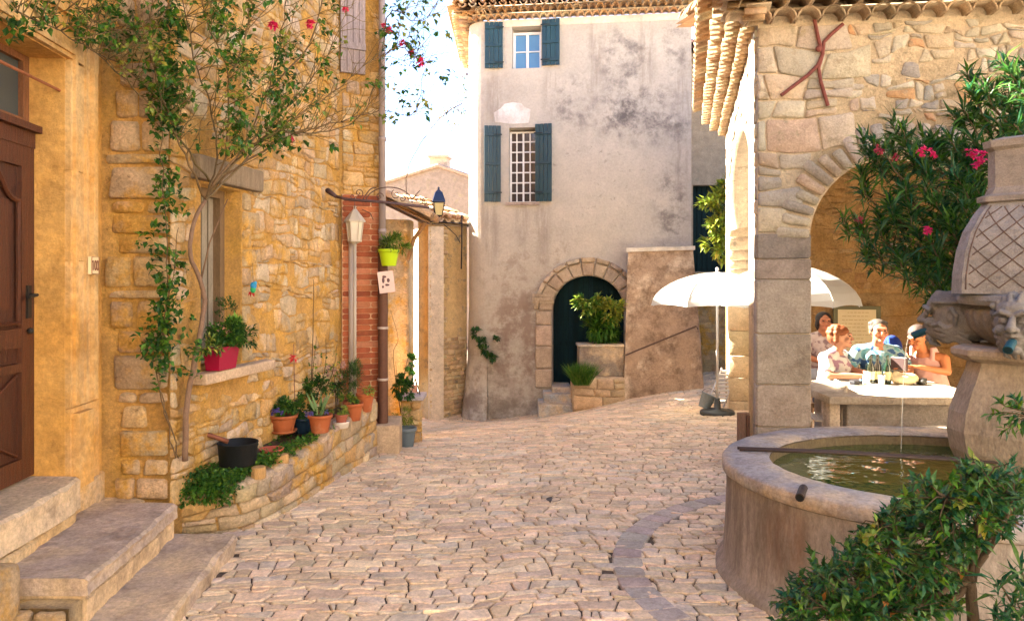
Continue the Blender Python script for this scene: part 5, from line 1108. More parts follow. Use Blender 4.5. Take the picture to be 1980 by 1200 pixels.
plantpart(yc, lambda m: [bush(m, P(a, b, 12.0), (.20 * s_, .15, .18 * s_), int(150 * s_), .11, .055, G_YL + [(.30, .40, .04)], 5) for a, b, s_ in ((1385, 385, 1.1), (1372, 400, .8), (1395, 415, 1.0), (1388, 440, .9), (1380, 475, .8), (1396, 490, .8), (1402, 360, .5), (1390, 455, .8))], 'foliage')
# ---- oleander behind the urn
ol = thing('oleander', 'tall oleander with long dark leaves and pink blossoms behind the urn', 'oleander', (4.0, 5.5, 0)); mb = MB((.16, .12, .07)); lf = MB()
tips = [(1665, 330, 5.9), (1690, 270, 5.8), (1745, 250, 5.6), (1715, 300, 5.5), (1700, 440, 5.6), (1665, 430, 5.8), (1690, 470, 5.5), (1740, 500, 5.3), (1790, 520, 5.2), (1800, 470, 5.1), (1760, 420, 5.2), (1750, 360, 5.3), (1790, 330, 5.3), (1830, 260, 5.4), (1860, 210, 5.4), (1900, 170, 5.3), (1950, 140, 5.2), (1975, 180, 5.1), (1925, 230, 5.2), (1880, 270, 5.2), (1840, 320, 5.1), (1850, 380, 5.0), (1830, 430, 5.0), (1870, 440, 5.0), (1880, 350, 5.1), (1905, 300, 5.1), (1960, 240, 5.0), (1810, 390, 5.1), (1780, 280, 5.5), (1720, 390, 5.4), (1985, 130, 5.4), (1930, 190, 5.5), (1840, 500, 5.05), (1815, 545, 5.1), (1760, 470, 5.5), (1735, 330, 5.6), (1890, 400, 5.2), (1910, 450, 5.3), (1990, 210, 5.5), (1870, 300, 5.4)]
tips += [(a + rnd(-35, 35), b + rnd(-30, 30), y + rnd(.0, .35)) for a, b, y in tips + tips]
for a, b, y in tips:
    e_ = P(a, b, y); c0 = Vector((3.9 + rnd(-.2, .3), 5.5, 0)); mid = Vector((e_.x * .5 + c0.x * .5 + .15, (y + 5.5) / 2, e_.z * .75)); q = smoothpts([c0, mid, e_ + Vector((.12, .03, -.16)), e_], 6, .006); cane(mb, q, .011, .004, 5)
    d = (q[-1] - q[-5]).normalized()
    for k in range(46):
        t_ = rnd(0, 1) ** .8; base = q[-1] - d * t_ * .20; v = (d * rnd(.1, 1.0) + rdir(.1) * 1.0); lf.leaf(base, v, rnd(.10, .19), rnd(.017, .025), jcol(R.choice(G_BL + G_DK + G_MD[:2]), .3), rnd(0, .25))
mb.build('stems', 'bark', ol, True); lf.build('foliage', 'leaf', ol)
for a, b, y in ((1782, 293, 5.1), (1800, 297, 5.1), (1898, 302, 4.95), (1890, 315, 4.9), (1797, 443, 4.95), (1660, 425, 5.6), (1880, 118 + 180, 5.0), (1700, 290, 5.5), (1728, 300, 5.5)):
    fl = MB()
    for _ in range(5): flower(fl, P(a, b, y) + Vector((rnd(-.025, .025), 0, rnd(-.025, .025))), .026, (.62, .03, .16) if y < 5.3 else (.4, .06, .1), 8)
    fl.build('blossom', 'petal', ol)
# ---- foreground shrub
poly = [(1478, 1215), (1500, 1150), (1530, 1085), (1585, 1070), (1615, 1040), (1670, 1020), (1690, 985), (1735, 965), (1745, 935), (1790, 925), (1850, 905), (1910, 885), (1990, 895), (1990, 1010), (1930, 1040), (1880, 1090), (1850, 1150), (1820, 1215)]
fs = thing('leafy_shrub', 'dense small leaved green shrub in front of the fountain basin', 'shrub', (1.72, 2.55, 0)); mb = MB((.10, .07, .045)); lf = MB(); root = Vector((1.72, 2.62, .0)); crotch = P(1875, 1120, 2.7)
cane(mb, smoothpts([root, crotch + Vector((.02, 0, -.25)), crotch], 5, .004), .026, .018, 8); hubs = []
for a, b in ((1600, 1120), (1560, 1180), (1680, 1060), (1760, 1000), (1830, 960), (1900, 940), (1960, 960), (1720, 1150), (1650, 1180), (1930, 1010), (1800, 1050), (1700, 1010)):
    e_ = P(a, b, rnd(2.45, 2.85)); q = smoothpts([crotch + rdir() * .02, (crotch + e_) / 2 + Vector((0, 0, rnd(-.08, .05))), e_], 5, .008); cane(mb, q, .013, .005, 6); hubs += q[3:]
n_ = 0
while n_ < 600:
    a, b = rnd(1478, 1990), rnd(885, 1215)
    if not inside((a + 45 * noise.noise(Vector((a / 50, b / 50, 1))), b + 55 * noise.noise(Vector((a / 45, b / 45, 7)))), poly): continue
    n_ += 1; e_ = P(a, b, rnd(2.4, 2.95)); h = min(hubs, key=lambda q: (q - e_).length); q = [h, (h + e_) / 2 + rdir() * .03, e_]; cane(mb, q, .003, .0014, 4)
    d = (e_ - h).normalized(); cl_ = R.choice((G_MD, G_DK, G_DK, G_BL, G_BL)); lit = R.random() < .04
    for k in range(15): t_ = rnd(.2, 1.05); p = h + (e_ - h) * t_ if (e_ - h).length < .16 else e_ - d * rnd(0, .15); lf.leaf(p, d * .7 + rdir(.25), rnd(.022, .056), rnd(.012, .022), jcol(R.choice(G_YL if lit else cl_), .28) if R.random() > .012 else (.3, .12, .03), rnd(-.1, .35))
mb.build('stems', 'bark', fs, True); lf.build('foliage', 'leaf', fs)
sf = thing('side_shrub', 'sprig of green leaves reaching in from the right over the pedestal', 'shrub', (2.6, 3.1, 0)); mb = MB((.12, .09, .05)); lf = MB()
for a, b in ((1915, 800), (1935, 780), (1950, 815), (1965, 790), (1940, 835), (1975, 830), (1985, 800), (1960, 770)):
    e_ = P(a, b, 3.25); q = smoothpts([Vector((2.6, 3.1, 0)), Vector((2.55, 3.15, .9)), P(2000, 810, 3.22), e_], 4, .004); cane(mb, q, .006, .0022, 5)
    for k in range(20): lf.leaf(e_ - (e_ - q[-4]) * rnd(0, .8), rdir(.1) + (e_ - q[-4]).normalized(), rnd(.035, .06), .014, jcol(R.choice(G_MD + G_BL), .2), .1)
mb.build('stems', 'bark', sf, True); lf.build('foliage', 'leaf', sf)
yo = thing('young_oleander', 'young oleander with long blue green leaves at the lower right corner', 'oleander', (1.95, 2.75, 0)); mb = MB((.12, .09, .05)); lf = MB()
for a, b in ((1930, 1120), (1960, 1150), (1975, 1100), (1945, 1180), (1985, 1170), (1925, 1190), (1965, 1200), (1990, 1130)):
    e_ = P(a, b, rnd(2.55, 2.75)); q = [Vector((1.95, 2.75, 0)), Vector((1.95, 2.7, .35)), e_]; cane(mb, q, .006, .003, 5)
    for k in range(16): lf.leaf(e_ - Vector((0, 0, rnd(0, .08))), rdir(.3) + Vector((-.2, 0, .3)), rnd(.09, .14), .016, jcol(R.choice(G_BL), .2), .15)
mb.build('stems', 'bark', yo, True); lf.build('foliage', 'leaf', yo)

# ================================================================ LAMPS AND IRONWORK
c = W3.pt(W3.u(686), .48, .16); c = Vector((X(686, 7.45), 7.45, .46)); WHT = (.46, .41, .34)
lp = thing('white_lamp_post', 'slim white lamp post with a six sided lantern before the brick pier', 'lamp post', tuple(c)); zt = Z(470, 7.45); mb = MB((.40, .35, .29)); mb.tube([c, Vector((c.x, c.y, zt))], .017, 12); mb.lathe(c, [(.05, 0), (.05, .02), (.025, .05)], 14); mb.build('post', 'paint', lp, True)
zb, zm, zr = Z(466, 7.45), Z(428, 7.45), Z(405, 7.45); mb = MB(WHT)
rb_, rt_ = .062, .085
for k in range(6):
    a = k * pi / 3 + .2; mb.tube([Vector((c.x + rb_ * cos(a), c.y + rb_ * sin(a), zb)), Vector((c.x + rt_ * cos(a), c.y + rt_ * sin(a), zm))], .0055, 6)
mb.lathe((c.x, c.y, 0), [(.02, zb - .03), (rb_ + .008, zb - .005), (rb_ + .008, zb + .01)], 6, rot=.2); mb.lathe((c.x, c.y, 0), [(rt_ + .022, zm - .006), (rt_ + .022, zm + .008), (.02, zr), (.012, zr + .015), (.014, zr + .03), (.002, zr + .04)], 6, rot=.2); mb.build('lantern_frame', 'paint', lp)
mb = MB((.55, .50, .42)); mb.lathe((c.x, c.y, 0), [(rb_ - .006, zb), (rt_ - .006, zm - .005)], 6, rot=.2); mb.build('panes', 'glass', lp)
ib = thing('iron_sign_bracket', 'wrought iron bracket with scrolls reaching across above the white lantern', 'bracket', tuple(P(632, 370, 7.2))); mb = MB((.10, .06, .06)); by = 7.12
bar = [P(633, 368, 7.2), P(650, 380, 7.15), P(668, 385, by), P(740, 391, by), P(830, 401, by)]; mb.tube(bar[1:], .014, 8); mb.tube([P(633, 368, 7.22), P(650, 380, 7.15)], [.028, .018], 8); mb.build('bar', 'metal', ib, True)
mb = MB((.12, .07, .06))
def spiral(cx, cy, r, turns, a0, sg=1): mb.tube([P(cx + r * (1 - t) * cos(a0 + sg * turns * 2 * pi * t), cy - r * (1 - t) * sin(a0 + sg * turns * 2 * pi * t), by) for t in [i / 26 for i in range(26)]], .0045, 5)
for cx in (757, 798): pass
mb.tube([P(a, b, by) for a, b in [(752 + 45 * cos(pi * t), 392 - 30 * sin(pi * t)) for t in [1 - i / 20 for i in range(21)]]], .0055, 5)
mb.tube([P(a, b, by) for a, b in [(702 + 26 * t, 385 - 22 * sin(pi * t * .6)) for t in [i / 12 for i in range(13)]]], .0055, 5)
for cx, cy, r, a0, sg in ((694, 373, 9, -1.2, 1), (682, 379, 6, 0, -1), (766, 376, 10, 2, 1), (734, 380, 8, 0, 1), (808, 386, 8, 2.5, -1), (822, 390, 8, 1, 1), (778, 384, 7, 1.5, -1)): spiral(cx, cy, r, 1.4, a0, sg)
mb.tube([P(797, 385, by), P(812, 368, by)], .005, 5); mb.tube([P(686, 386, by), P(686, 404, by)], .004, 5); mb.tube([P(700, 405, by), P(716, 412, by), P(722, 425, by)], .004, 5); mb.build('scrollwork', 'metal', ib, True)
yl = 13.4; lc = X(848, yl); bl = thing('black_wall_lantern', 'dark blue wall lantern on an iron bracket at the corner of the tower', 'lantern', tuple(P(893, 430, yl))); mb = MB((.012, .03, .09))
mb.lathe((lc, yl, 0), [(.16, Z(391, yl)), (.155, Z(388, yl)), (.09, Z(372, yl)), (.06, Z(370, yl)), (.02, Z(366, yl)), (.03, Z(364, yl)), (.003, Z(361, yl))], 4, rot=pi / 4 + .2); mb.build('hood', 'paint', bl)
mb = MB((.03, .025, .03)); z0, z1 = Z(392, yl), Z(417, yl)
for k in range(4):
    a = k * pi / 2 + pi / 4 + .2; mb.tube([Vector((lc + .14 * cos(a), yl + .14 * sin(a), z0)), Vector((lc + .085 * cos(a), yl + .085 * sin(a), z1))], .009, 6); a2 = a + pi / 2; mb.tube([Vector((lc + .085 * cos(a), yl + .085 * sin(a), z1)), Vector((lc + .085 * cos(a2), yl + .085 * sin(a2), z1))], .008, 6)
mb.tube([(lc, yl, z1), (lc, yl, z1 - .14)], [.03, .015], 8); mb.tube([(lc, yl, z1 - .12), P(893, 432, yl)], .012, 8); mb.tube([P(893, 415, yl), P(893, 470, yl), P(892, 520, yl)], .012, 8)
mb.tube([P(a, b, yl) for a, b in ((890, 470), (882, 455), (868, 442), (858, 434))], .007, 6); mb.tube([P(a, b, yl) for a, b in ((820, 434), (830, 430), (843, 426), (848, 430))], .007, 6); mb.build('bracket', 'metal', bl, True)
mb = MB((.62, .52, .25)); mb.lathe((lc, yl, 0), [(.08, z1 + .01), (.12, z0 - .01)], 4, rot=pi / 4 + .2); mb.build('panes', 'glass', bl)

# ================================================================ PARASOLS, TABLE, CHAIRS
def parasol(c, r, zr, zt, label, rot=0):
    t = thing('white_parasol', label, 'parasol', tuple(c), 'white parasols by the arcade'); c = Vector(c); mb = MB((.50, .50, .49)); N8 = 8; st_ = 8; sub = 5; vs = []; fs = []
    for j in range(st_ + 1):
        q = j / st_; rr_ = r * sin(q * pi / 2 * .98) ** .92 if q else .001; zz = zt - (zt - zr) * (1 - cos(q * pi / 2)) ** .85
        for k in range(N8 * sub):
            f = (k % sub) / sub; a = 2 * pi * k / (N8 * sub) + rot; sag = sin(pi * f); ch = cos(pi / 8) / cos(pi / 8 - f * pi / 4); vs.append((c.x + rr_ * ch * cos(a), c.y + rr_ * ch * sin(a), zz - sag * .025 * q + (sag * .05 if j == st_ else 0)))
    n_ = N8 * sub
    for j in range(st_):
        for k in range(n_): a = j * n_ + k; b = j * n_ + (k + 1) % n_; fs.append((a, b, b + n_, a + n_))
    mb.add(vs, fs); mb.build('canopy', 'canvas', t, False)
    mb = MB((.45, .43, .42))
    for k in range(8): a = 2 * pi * k / 8 + rot; mb.tube([Vector((c.x, c.y, zt - .03)), Vector((c.x + r * .6 * cos(a), c.y + r * .6 * sin(a), zr + (zt - zr) * .62 - .02)), Vector((c.x + r * .97 * cos(a), c.y + r * .97 * sin(a), zr - .005))], .007, 5)
    mb.build('ribs', 'metal', t); mb = MB((.62, .60, .56))
    for k in range(8): mb.tube([Vector(vs[j * n_ + k * sub]) + Vector((0, 0, .003)) for j in range(st_ + 1)], .005, 5)
    mb.build('seams', 'canvas', t)
    mb = MB((.50, .48, .47)); mb.tube([Vector((c.x, c.y, c.z + .05)), Vector((c.x, c.y, zt + .05))], .018, 12); mb.ball((c.x, c.y, zt + .05), .025); mb.build('pole', 'paint', t, True)
    mb = MB((.045, .05, .05)); mb.lathe(c, [(.23, 0), (.24, .015), (.24, .05), (.22, .07), (.05, .085), (.04, .22), (.03, .24)], 28); mb.build('base', 'plastic', t, True); return t
parasol((X(1387, 10.4), 10.4, gz(2.9, 10.4)), .95, Z(590, 10.4), Z(527, 10.4), 'open white parasol standing in the open left of the pillar', .1)
parasol((X(1516, 9.4), 9.4, gz(3.45, 9.4)), .90, Z(590, 9.4), Z(512, 9.4), 'open white parasol half hidden behind the arcade corner pillar', .3)
# stuff by the parasol base
c = P(1368, 790, 10.6); bk_ = thing('metal_bucket', 'dented grey metal bucket tipped beside the parasol base', 'bucket', tuple(c)); mb = MB((.22, .26, .28)); mx_ = Matrix.Translation(c + Vector((-.02, 0, .10))) @ Matrix.Rotation(radians(22), 4, 'Y')
mb.lathe((0, 0, -.09), [(.08, 0), (.105, .20), (.11, .205), (.10, .205), (.075, .01), (.001, .008)], 24, cap=False); mb.xf(mx_).build('pail', 'metal', bk_, True); mb = MB((.1, .1, .11)); mb.tube([Vector((.105 * cos(a), 0, .11 + .09 * sin(a))) for a in [pi * i / 12 for i in range(13)]], .004, 5); mb.xf(mx_).build('handle', 'metal', bk_, True)
fr_ = thing('folded_chair', 'folded grey metal garden chair leaning behind the parasol pole', 'chair', tuple(P(1385, 785, 10.8))); mb = MB((.42, .41, .46)); a0, a1 = P(1366, 788, 10.7), P(1400, 712, 11.0)
for off in (0, .26): mb.tube([a0 + Vector((off, .05, 0)), a1 + Vector((off * .9 - .02, .05, 0))], .011, 6)
mb.build('frame', 'metal', fr_, True); mb = MB((.55, .53, .55))
for k in range(9): t_ = .12 + k * .1; p = a0.lerp(a1, t_); mb.box(p + Vector((.125, .045, 0)), (.26, .012, .035), M3=Matrix.Rotation(radians(18), 3, 'X'))
mb.build('slats', 'paint', fr_)
mb = MB((.22, .13, .09)); mb.box((X(1437, 6.62), 6.62, .28), (.10, .05, .56), rz=.2, bev=.006); mb.box((X(1441, 6.6) + .02, 6.585, .27), (.03, .02, .54), rz=.2, bev=.004, col=(.12, .06, .04)); mb.build('wooden_plank', 'oldwood', label='short brown wooden plank leaning on the foot of the corner pillar', cat='plank')
tb = thing('stone_table', 'long pale stone table under the arch where the people sit', 'table', (3.7, 7.2, 0)); TZ = .715
mb = MB((.40, .34, .27)); tx0, tx1 = X(1592, 6.7), 4.25; mb.box(((tx0 + tx1) / 2, 7.05, TZ - .035), (tx1 - tx0, 1.08, .07), rz=-.03, bev=.012); mb.build('table_top', 'limestone', tb)
mb = MB((.33, .30, .28)); mb.box(((X(1628, 6.8) + 4.2) / 2, 7.05, .31), (4.2 - X(1628, 6.8), .8, .66), rz=-.03, bev=.02); mb.build('base', 'limestone', tb); mb = MB((.62, .52, .42)); mb.box((X(1606, 6.75), 6.75, .32), (.10, .18, .64), bev=.015); mb.build('leg', 'limestone', tb)
mb = MB((.52, .45, .38)); mb.box((X(1820, 6.35), 6.35, .22), (.26, .22, .52), rz=.1, bev=.02); mb.build('stone_block', 'limestone', label='upright pale stone block in front of the table', cat='stone block')
def slat_chair(name, label, c, rz, mats, h=.86):
    t = thing(name, label, 'chair', tuple(c)); c = Vector(c); m = Matrix.Translation(c) @ Matrix.Rotation(rz, 4, 'Z'); col = mats
    for sx in (-1, 1):
        for y0, y1, z1, nm in ((-.18, -.2, .44, 'leg'), (.2, .24, h, 'leg')): mb = MB(col); mb.tube([(sx * .19, y0 * 1.05, 0), (sx * .19, y0, .44), (sx * .19, y1, z1)], .016, 6); mb.xf(m).build(nm, 'wood', t)
    mb = MB(col); [mb.box((0, -.16 + k * .08, .45), (.40, .06, .018), bev=.004) for k in range(5)]; mb.xf(m).build('seat', 'paint', t)
    mb = MB(col); [mb.box((0, .215 + .01 * k, .58 + k * .09), (.40, .016, .055), bev=.004) for k in range(3)]; mb.xf(m).build('backrest', 'paint', t); return t
slat_chair('slatted_chair', 'pale slatted wooden chair at the left end of the table', (X(1574, 7.0), 7.0, 0), radians(-100), (.62, .52, .40), .78)
slat_chair('garden_chair', 'pale garden chair behind the woman in the pink top', (X(1868, 8.6), 8.6, 0), radians(200), (.55, .48, .42), .82)
# things on the table
def on(px, py):  # point on the table top seen at px,py
    y = min(7.36, (EYE - TZ) * F / (py - HY)) + ((px * 7) % 5 - 2.5) * .03; return Vector((X(px, y), y, TZ))
for px, py, lab, cl in ((1684, 728, 'dark wine bottle standing on the table, left of the two', (.015, .018, .01)), (1697, 726, 'dark wine bottle with a pale label, middle of the table', (.02, .016, .012)), (1716, 727, 'dark green bottle on the table in front of the man, right of the others', (.01, .025, .015))):
    c = on(px, py); mb = MB(cl); mb.lathe(c, [(.034, 0), (.036, .01), (.036, .15), (.03, .18), (.014, .21), (.013, .27), (.016, .272), (.016, .285)], 18); b_ = thing('wine_bottle', lab, 'bottle', tuple(c), 'bottles on the table'); mb.build('glass_body', 'glass', b_, True); mb = MB((.55, .5, .3)); mb.lathe(c, [(.0368, .04), (.0368, .12)], 18, cap=False); mb.build('label', 'paint', b_, True)
for px, py, lab in ((1675, 731, 'clear tumbler left of the bottles'), (1705, 731, 'clear tumbler between the bottles'), (1727, 731, 'clear tumbler right of the bottles')):
    c = on(px, py); mb = MB((.7, .72, .7)); mb.lathe(c, [(.026, 0), (.032, .09), (.030, .09), (.024, .008)], 16, cap=False); tag(mb.build('tumbler', 'glass', None, True), lab, 'glass', 'glasses on the table')
c = on(1748, 735); bag = clay('beige_bag', [('b', c + Vector((0, 0, .05)), (.13, .09, .06)), ('b', c + Vector((.06, 0, .06)), (.08, .07, .05)), ('b', c + Vector((-.07, .02, .07)), (.06, .05, .06)), ('t', [c + Vector((.1, 0, .05)), c + Vector((.15, -.03, .02)), c + Vector((.18, -.06, .01))], [.02, .015, .01])], .01, 'cloth', None, (.52, .44, .28), 3, label='crumpled beige cloth bag lying on the table', cat='bag')
c = on(1782, 744); mb = MB((.02, .02, .02)); cam_ = thing('camera', 'small black camera lying on the table near the beige bag', 'camera', tuple(c)); mb.box(c + Vector((0, 0, .03)), (.09, .05, .06), rz=.3, bev=.008); mb.build('camera_body', 'plastic', cam_); mb = MB((.05, .05, .05)); mb.tube([c + Vector((-.01, -.02, .03)), c + Vector((-.025, -.075, .03))], .026, 16); mb.build('lens', 'plastic', cam_, True)
c = on(1655, 731); mb = MB((.015, .015, .02)); mb.box(c + Vector((0, 0, .02)), (.11, .07, .04), rz=.4, bev=.01); mb.build('wallet', 'plastic', label='black wallet on the table by the woman in white', cat='wallet')
c = on(1668, 737); mb = MB((.75, .7, .6)); mb.box(c + Vector((0, 0, .004)), (.15, .10, .006), rz=.2); mb.build('paper_menu', 'paint', label='white paper sheet lying on the table edge', cat='paper')
# menu board on the wall
bu = Wb.uv(1612, 662, .2); bv = Wb.uv(1703, 592, .2); bd_ = thing('menu_board', 'cream menu board in a dark green frame on the back wall', 'board', tuple(Wb.pt(bu[0], bu[1], .2))); mb = MB((.10, .10, .05)); panel(mb, Wb, rect(bu[0], bu[1] - .5, bv[0], bv[1]), [rect(bu[0] + .06, bu[1] - .44, bv[0] - .06, bv[1] - .05)], .04, .2); mb.build('frame', 'paint', bd_)
mb = MB((.60, .52, .34)); panel(mb, Wb, rect(bu[0] + .06, bu[1] - .44, bv[0] - .06, bv[1] - .05), [], .02, .19); mb.build('panel', 'paint', bd_); mb = MB((.42, .34, .2))
for k in range(13):
    z = bv[1] - .10 - k * .055; a = bu[0] + .12 + (.08 if k == 0 else 0); e_ = bv[0] - .12 - rnd(0, .15)
    u = a
    while u < e_: L = rnd(.02, .07); panel(mb, Wb, rect(u, z, min(u + L, e_), z + .012), [], .004, .194); u += L + .015
mb.build('handwriting', 'paint', bd_)
# ================================================================ PEOPLE
def person(label, pos, face, skin, hair, top, topfn, arms, lean=.05, yaw=0, hairblobs=None, hairfn=None, sleeve=True, tilt=0, pants=(.08, .09, .13), age=0):
    """seated figure; local frame looks along -Y, origin on the floor under the hips"""
    t = thing('person', label, 'person', tuple(pos)); m = Matrix.Translation(Vector(pos)) @ Matrix.Rotation(face, 4, 'Z') @ Matrix.Diagonal((1.1, 1.1, 1.03, 1))
    hp = Vector((0, 0, .55)); ch = Vector((0, -lean, .86)); nk = Vector((0, -lean * 1.25, 1.02)); hd = Vector((0, -lean * 1.6 - .025, 1.165)); H = Matrix.Translation(hd) @ Matrix.Rotation(yaw, 4, 'Z') @ Matrix.Rotation(tilt, 4, 'X'); H3 = H.to_3x3()
    B = [('t', [hp, (hp + ch) / 2, ch], [.135, .125, .135]), ('b', ch + Vector((0, 0, .02)), (.165, .10, .13)), ('t', [nk - Vector((0, 0, .05)), nk, hd - Vector((0, 0, .05))], [.07, .052, .05])]
    B += [('b', H @ Vector((0, .012, .02)), (.074, .09, .095), H3), ('b', H @ Vector((0, -.02, -.045)), (.055, .062, .062), H3), ('t', [H @ Vector((0, -.078, .03)), H @ Vector((0, -.098, -.005)), H @ Vector((0, -.10, -.018))], [.008, .012, .014]),
          ('b', H @ Vector((0, -.072, -.085)), (.024, .02, .018), H3), ('b', H @ Vector((.045, -.062, -.02)), .022), ('b', H @ Vector((-.045, -.062, -.02)), .022), ('t', [H @ Vector((-.04, -.076, .04)), H @ Vector((0, -.084, .036)), H @ Vector((.04, -.076, .04))], .012)]
    for sx in (1, -1): B.append(('b', H @ Vector((sx * .076, .01, .0)), (.010, .018, .028), H3))
    SL = []
    for sx, (el_, hn) in zip((1, -1), arms):
        sh = ch + Vector((sx * .165, .01, .10)); el_ = Vector(el_); hn = Vector(hn); B += [('t', [sh, (sh + el_) / 2, el_], [.052, .045, .037]), ('t', [el_, (el_ + hn) / 2, hn], [.037, .034, .024]), ('t', [nk + Vector((0, 0, -.03)), sh], [.055, .05])]
        d = (hn - el_).normalized(); up = Vector((0, 0, 1)); sd = d.cross(up).normalized(); up = sd.cross(d); pm = hn + d * .045; B.append(('b', pm, (.034, .045, .016), Matrix((sd, d, up)).transposed()))
        for k in range(4):
            o_ = (k - 1.5) * .019; L = (.062, .072, .068, .054)[k]; a = pm + d * .035 + sd * o_; B.append(('t', [a, a + d * L * .5 - up * .006, a + d * L * .85 - up * (.022 + .004 * k)], [.0095, .009, .008]))
        a = hn + d * .02 + sd * (-sx * .028); B.append(('t', [a, a + d * .03 - sd * sx * .018, a + d * .058 - sd * sx * .014 - up * .008], [.011, .010, .009]))
        e_ = sh.lerp(el_, .62 if sleeve else .08); SL.append(('t', [sh + Vector((0, 0, .0)), e_], [.068, .062 if sleeve else .05]))
    LG = []
    for sx in (1, -1):
        h_ = Vector((sx * .09, -.02, .53)); k_ = Vector((sx * .12, -.43, .52)); f_ = Vector((sx * .12, -.42, .09)); B += [('t', [h_, k_], [.08, .058]), ('t', [k_, (k_ + f_) / 2 + Vector((0, .02, .05)), f_], [.055, .05, .036]), ('t', [f_ + Vector((0, .03, -.04)), f_ + Vector((0, -.14, -.055))], [.036, .028])]
        LG += [('t', [h_, k_], [.092, .07]), ('t', [k_, f_ + Vector((0, 0, .06))], [.068, .05])]
    clay('body', B, .0075, 'skin', t, skin, 3, None, m)
    S_ = [('t', [hp + Vector((0, 0, -.03)), (hp + ch) / 2, ch], [.15, .142, .15]), ('b', ch + Vector((0, 0, .015)), (.178, .115, .125))] + SL
    if sleeve: S_ += [('t', [ch + Vector((-.15, .0, .105)), nk + Vector((0, .02, -.03)), ch + Vector((.15, .0, .105))], [.062, .072, .062])]
    if not sleeve: S_ = S_[:2] + [('t', [ch + Vector((sx * .10, y, .10)), nk + Vector((sx * .10, y * .3, .035))], .022) for sx in (1, -1) for y in (-.06, .05)]
    clay('shirt', S_, .009, 'cloth', t, top, 3, topfn, m)
    clay('trousers', LG + [('t', [hp + Vector((-.06, 0, -.03)), hp + Vector((.06, 0, -.03))], .125)], .012, 'cloth', t, pants, 3, None, m)
    hb = hairblobs or [('b', Vector((0, .02, .045)), (.082, .092, .085)), ('b', Vector((0, .045, .0)), (.08, .072, .085))]
    clay('hair', [(b[0], H @ b[1] if b[0] == 'b' else [H @ q for q in b[1]], b[2]) + ((H3,) if b[0] == 'b' else ()) for b in hb], .008, 'hair', t, hair, 1, hairfn, m)
    for sx in (1, -1): mb = MB((.03, .02, .015)); mb.ball(H @ Vector((sx * .03, -.079, .018)), (.012, .008, .007), None, 10, 6, H3); mb.xf(m).build('eye', 'plastic', t, True)
    mb = MB((.42, .12, .09)); mb.tube([H @ Vector((-.024, -.078, -.052)), H @ Vector((0, -.087, -.054)), H @ Vector((.024, -.078, -.052))], [.004, .007, .004], 6); mb.xf(m).build('lips', 'skin', t, True)
    return t, m, H
def nfn(a, b, c, s=18):
    return lambda v: (lambda k: a if k > .12 else (b if k > -.14 else c))(noise.noise(v * s))
SK = (.36, .18, .11)
def seat_at(px, py, Y, hz=1.165): return X(px, Y), Y
ben = thing('wooden_bench', 'plain wooden bench behind the stone table under the seated people', 'bench', (4.0, 8.3, 0)); mb = MB((.30, .18, .09)); mb.box((4.0, 7.98, .42), (2.2, .34, .05), bev=.008); mb.build('seat', 'wood', ben)
for x in (3.15, 4.95): mb = MB((.28, .17, .08)); mb.box((x, 7.98, .20), (.06, .28, .40), bev=.006); mb.build('leg', 'wood', ben)
TB = .745
curly = [('b', Vector((0, .02, .055)), (.088, .092, .075)), ('b', Vector((0, .06, .01)), (.085, .07, .09))] + [('b', Vector((.085 * cos(a) * sin(b), .03 + .085 * sin(a) * sin(b), .045 + .075 * cos(b))), .026) for a in [i * pi / 5 for i in range(0, 6)] for b in (.5, 1.0, 1.5)] + [('b', Vector((sx * .082, .03, z)), .025) for sx in (1, -1) for z in (.0, .03, -.03)]
px_, py_ = seat_at(1692, 0, 7.92)
man, mm, HH = person('man with grey curly hair in a blue and teal patterned shirt at the table', (px_, py_, 0), radians(-14), (.36, .16, .095), (.07, .055, .045), (.16, .34, .42), nfn((.10, .26, .32), (.24, .36, .40), (.03, .08, .20), 18), [((.27, -.16, .78), (.12, -.38, TB)), ((-.27, -.16, .78), (-.10, -.40, TB))], .08, .1, [('b', Vector((0, .03, .055)), (.084, .09, .078)), ('b', Vector((.065, .01, .03)), (.022, .045, .04)), ('b', Vector((-.065, .01, .03)), (.022, .045, .04))] + [('b', Vector((.07 * cos(a), .02 + .04 * sin(a), .085)), .022) for a in [i * pi / 6 for i in range(-1, 8)]], None)
px_, py_ = seat_at(1607, 0, 7.88)
woman, mw, _h = person('woman with curly auburn hair in a white flowered blouse at the table', (px_ - .02, py_, -.06), radians(38), SK, (.16, .045, .012), (.50, .48, .46), nfn((.52, .50, .48), (.48, .44, .42), (.28, .16, .22), 22), [((.24, -.16, .80), (.10, -.40, TB + .06)), ((-.25, -.14, .80), (-.08, -.38, TB + .06))], .06, .35, curly)
px_, py_ = seat_at(1812, 0, 7.8)
w3, m3_, _h = person('suntanned woman in a pink sleeveless top leaning over the table with a book', (px_, py_, -.05), radians(-62), (.38, .14, .06), (.05, .03, .025), (.45, .26, .24), None, [((.22, -.20, .84), (.10, -.42, TB + .14)), ((-.22, -.22, .80), (-.08, -.46, TB + .12))], .17, -.1, None, None, False, .45)
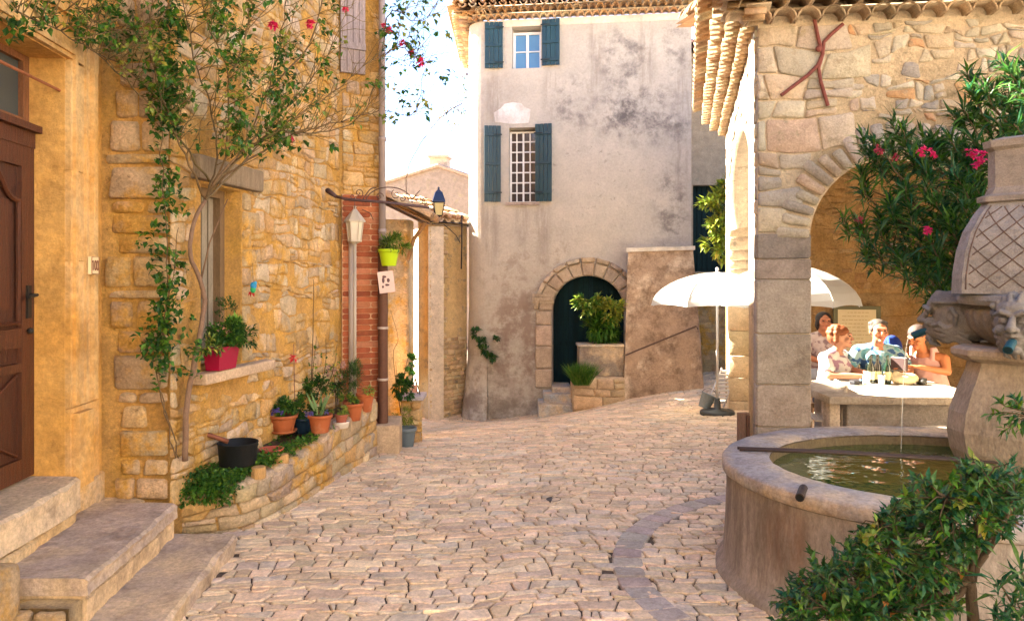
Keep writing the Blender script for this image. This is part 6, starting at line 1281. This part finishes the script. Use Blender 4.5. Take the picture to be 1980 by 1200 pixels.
c = m3_ @ Vector((0, -.57, TB + .17)); mb = MB((.05, .03, .03)); mb.box(c, (.17, .03, .13), rz=radians(-62), bev=.004); bkk = thing('book', 'small dark book held up by the woman in the pink top', 'book', tuple(c)); mb.build('cover', 'plastic', bkk); mb = MB((.6, .55, .45)); mb.box(c + m3_.to_3x3() @ Vector((0, -.001, 0)), (.16, .022, .135), rz=radians(-62)); mb.build('pages', 'paint', bkk)
px_, py_ = seat_at(1586, 0, 9.3)
w4, m4, _h = person('dark haired woman in a pale top sitting at the back beside the menu board', (px_, py_, .02), radians(10), (.38, .15, .08), (.02, .012, .012), (.62, .50, .46), nfn((.5, .4, .38), (.46, .36, .34), (.25, .16, .17), 20), [((.25, -.10, .76), (.08, -.30, .70)), ((-.25, -.10, .76), (-.08, -.30, .68))], .03, -.3, [('b', Vector((0, .025, .04)), (.088, .092, .085)), ('b', Vector((0, .06, -.03)), (.085, .06, .10)), ('b', Vector((.07, .0, -.01)), (.022, .04, .06)), ('b', Vector((-.07, .0, -.01)), (.022, .04, .06))], None, True, 0, (.3, .33, .4))
mb = MB((.28, .16, .08)); mb.lathe((px_, py_, 0), [(.17, .42), (.18, .43), (.18, .46), (.16, .47)], 20); stl = thing('round_stool', 'low round wooden stool under the dark haired woman', 'stool', (px_, py_, 0)); mb.build('seat', 'wood', stl)
for k in range(4): a = k * pi / 2 + .6; mb = MB((.26, .15, .08)); mb.tube([(px_ + .12 * cos(a), py_ + .12 * sin(a), .43), (px_ + .17 * cos(a), py_ + .17 * sin(a), 0)], .016, 6); mb.build('leg', 'wood', stl)
bp_c = mm @ Vector((.18, .12, .97)); bpk = clay('backpack', [('b', bp_c, (.11, .07, .15)), ('b', bp_c + Vector((.02, -.03, -.06)), (.08, .06, .08)), ('t', [bp_c + Vector((-.06, -.05, .12)), mm @ Vector((.12, -.02, 1.03)), mm @ Vector((.13, -.12, .93))], .018)], .012, 'cloth', None, (.01, .035, .24), 2, label='blue backpack behind the shoulder of the man at the table', cat='backpack')
c = Vector((.33, 5.86, gz(.33, 5.86) + .012)); mb = MB((.10, .08, .065)); mb.lathe(c, [(.06, -.02), (.06, .0), (.052, .002), (.05, -.002), (.02, -.001)], 24); mb.build('dark_stone_patch', 'metal', label='small round dark stone patch in the middle of the cobbles', cat='stone patch')  # added disc standing in for a dark patch of stone
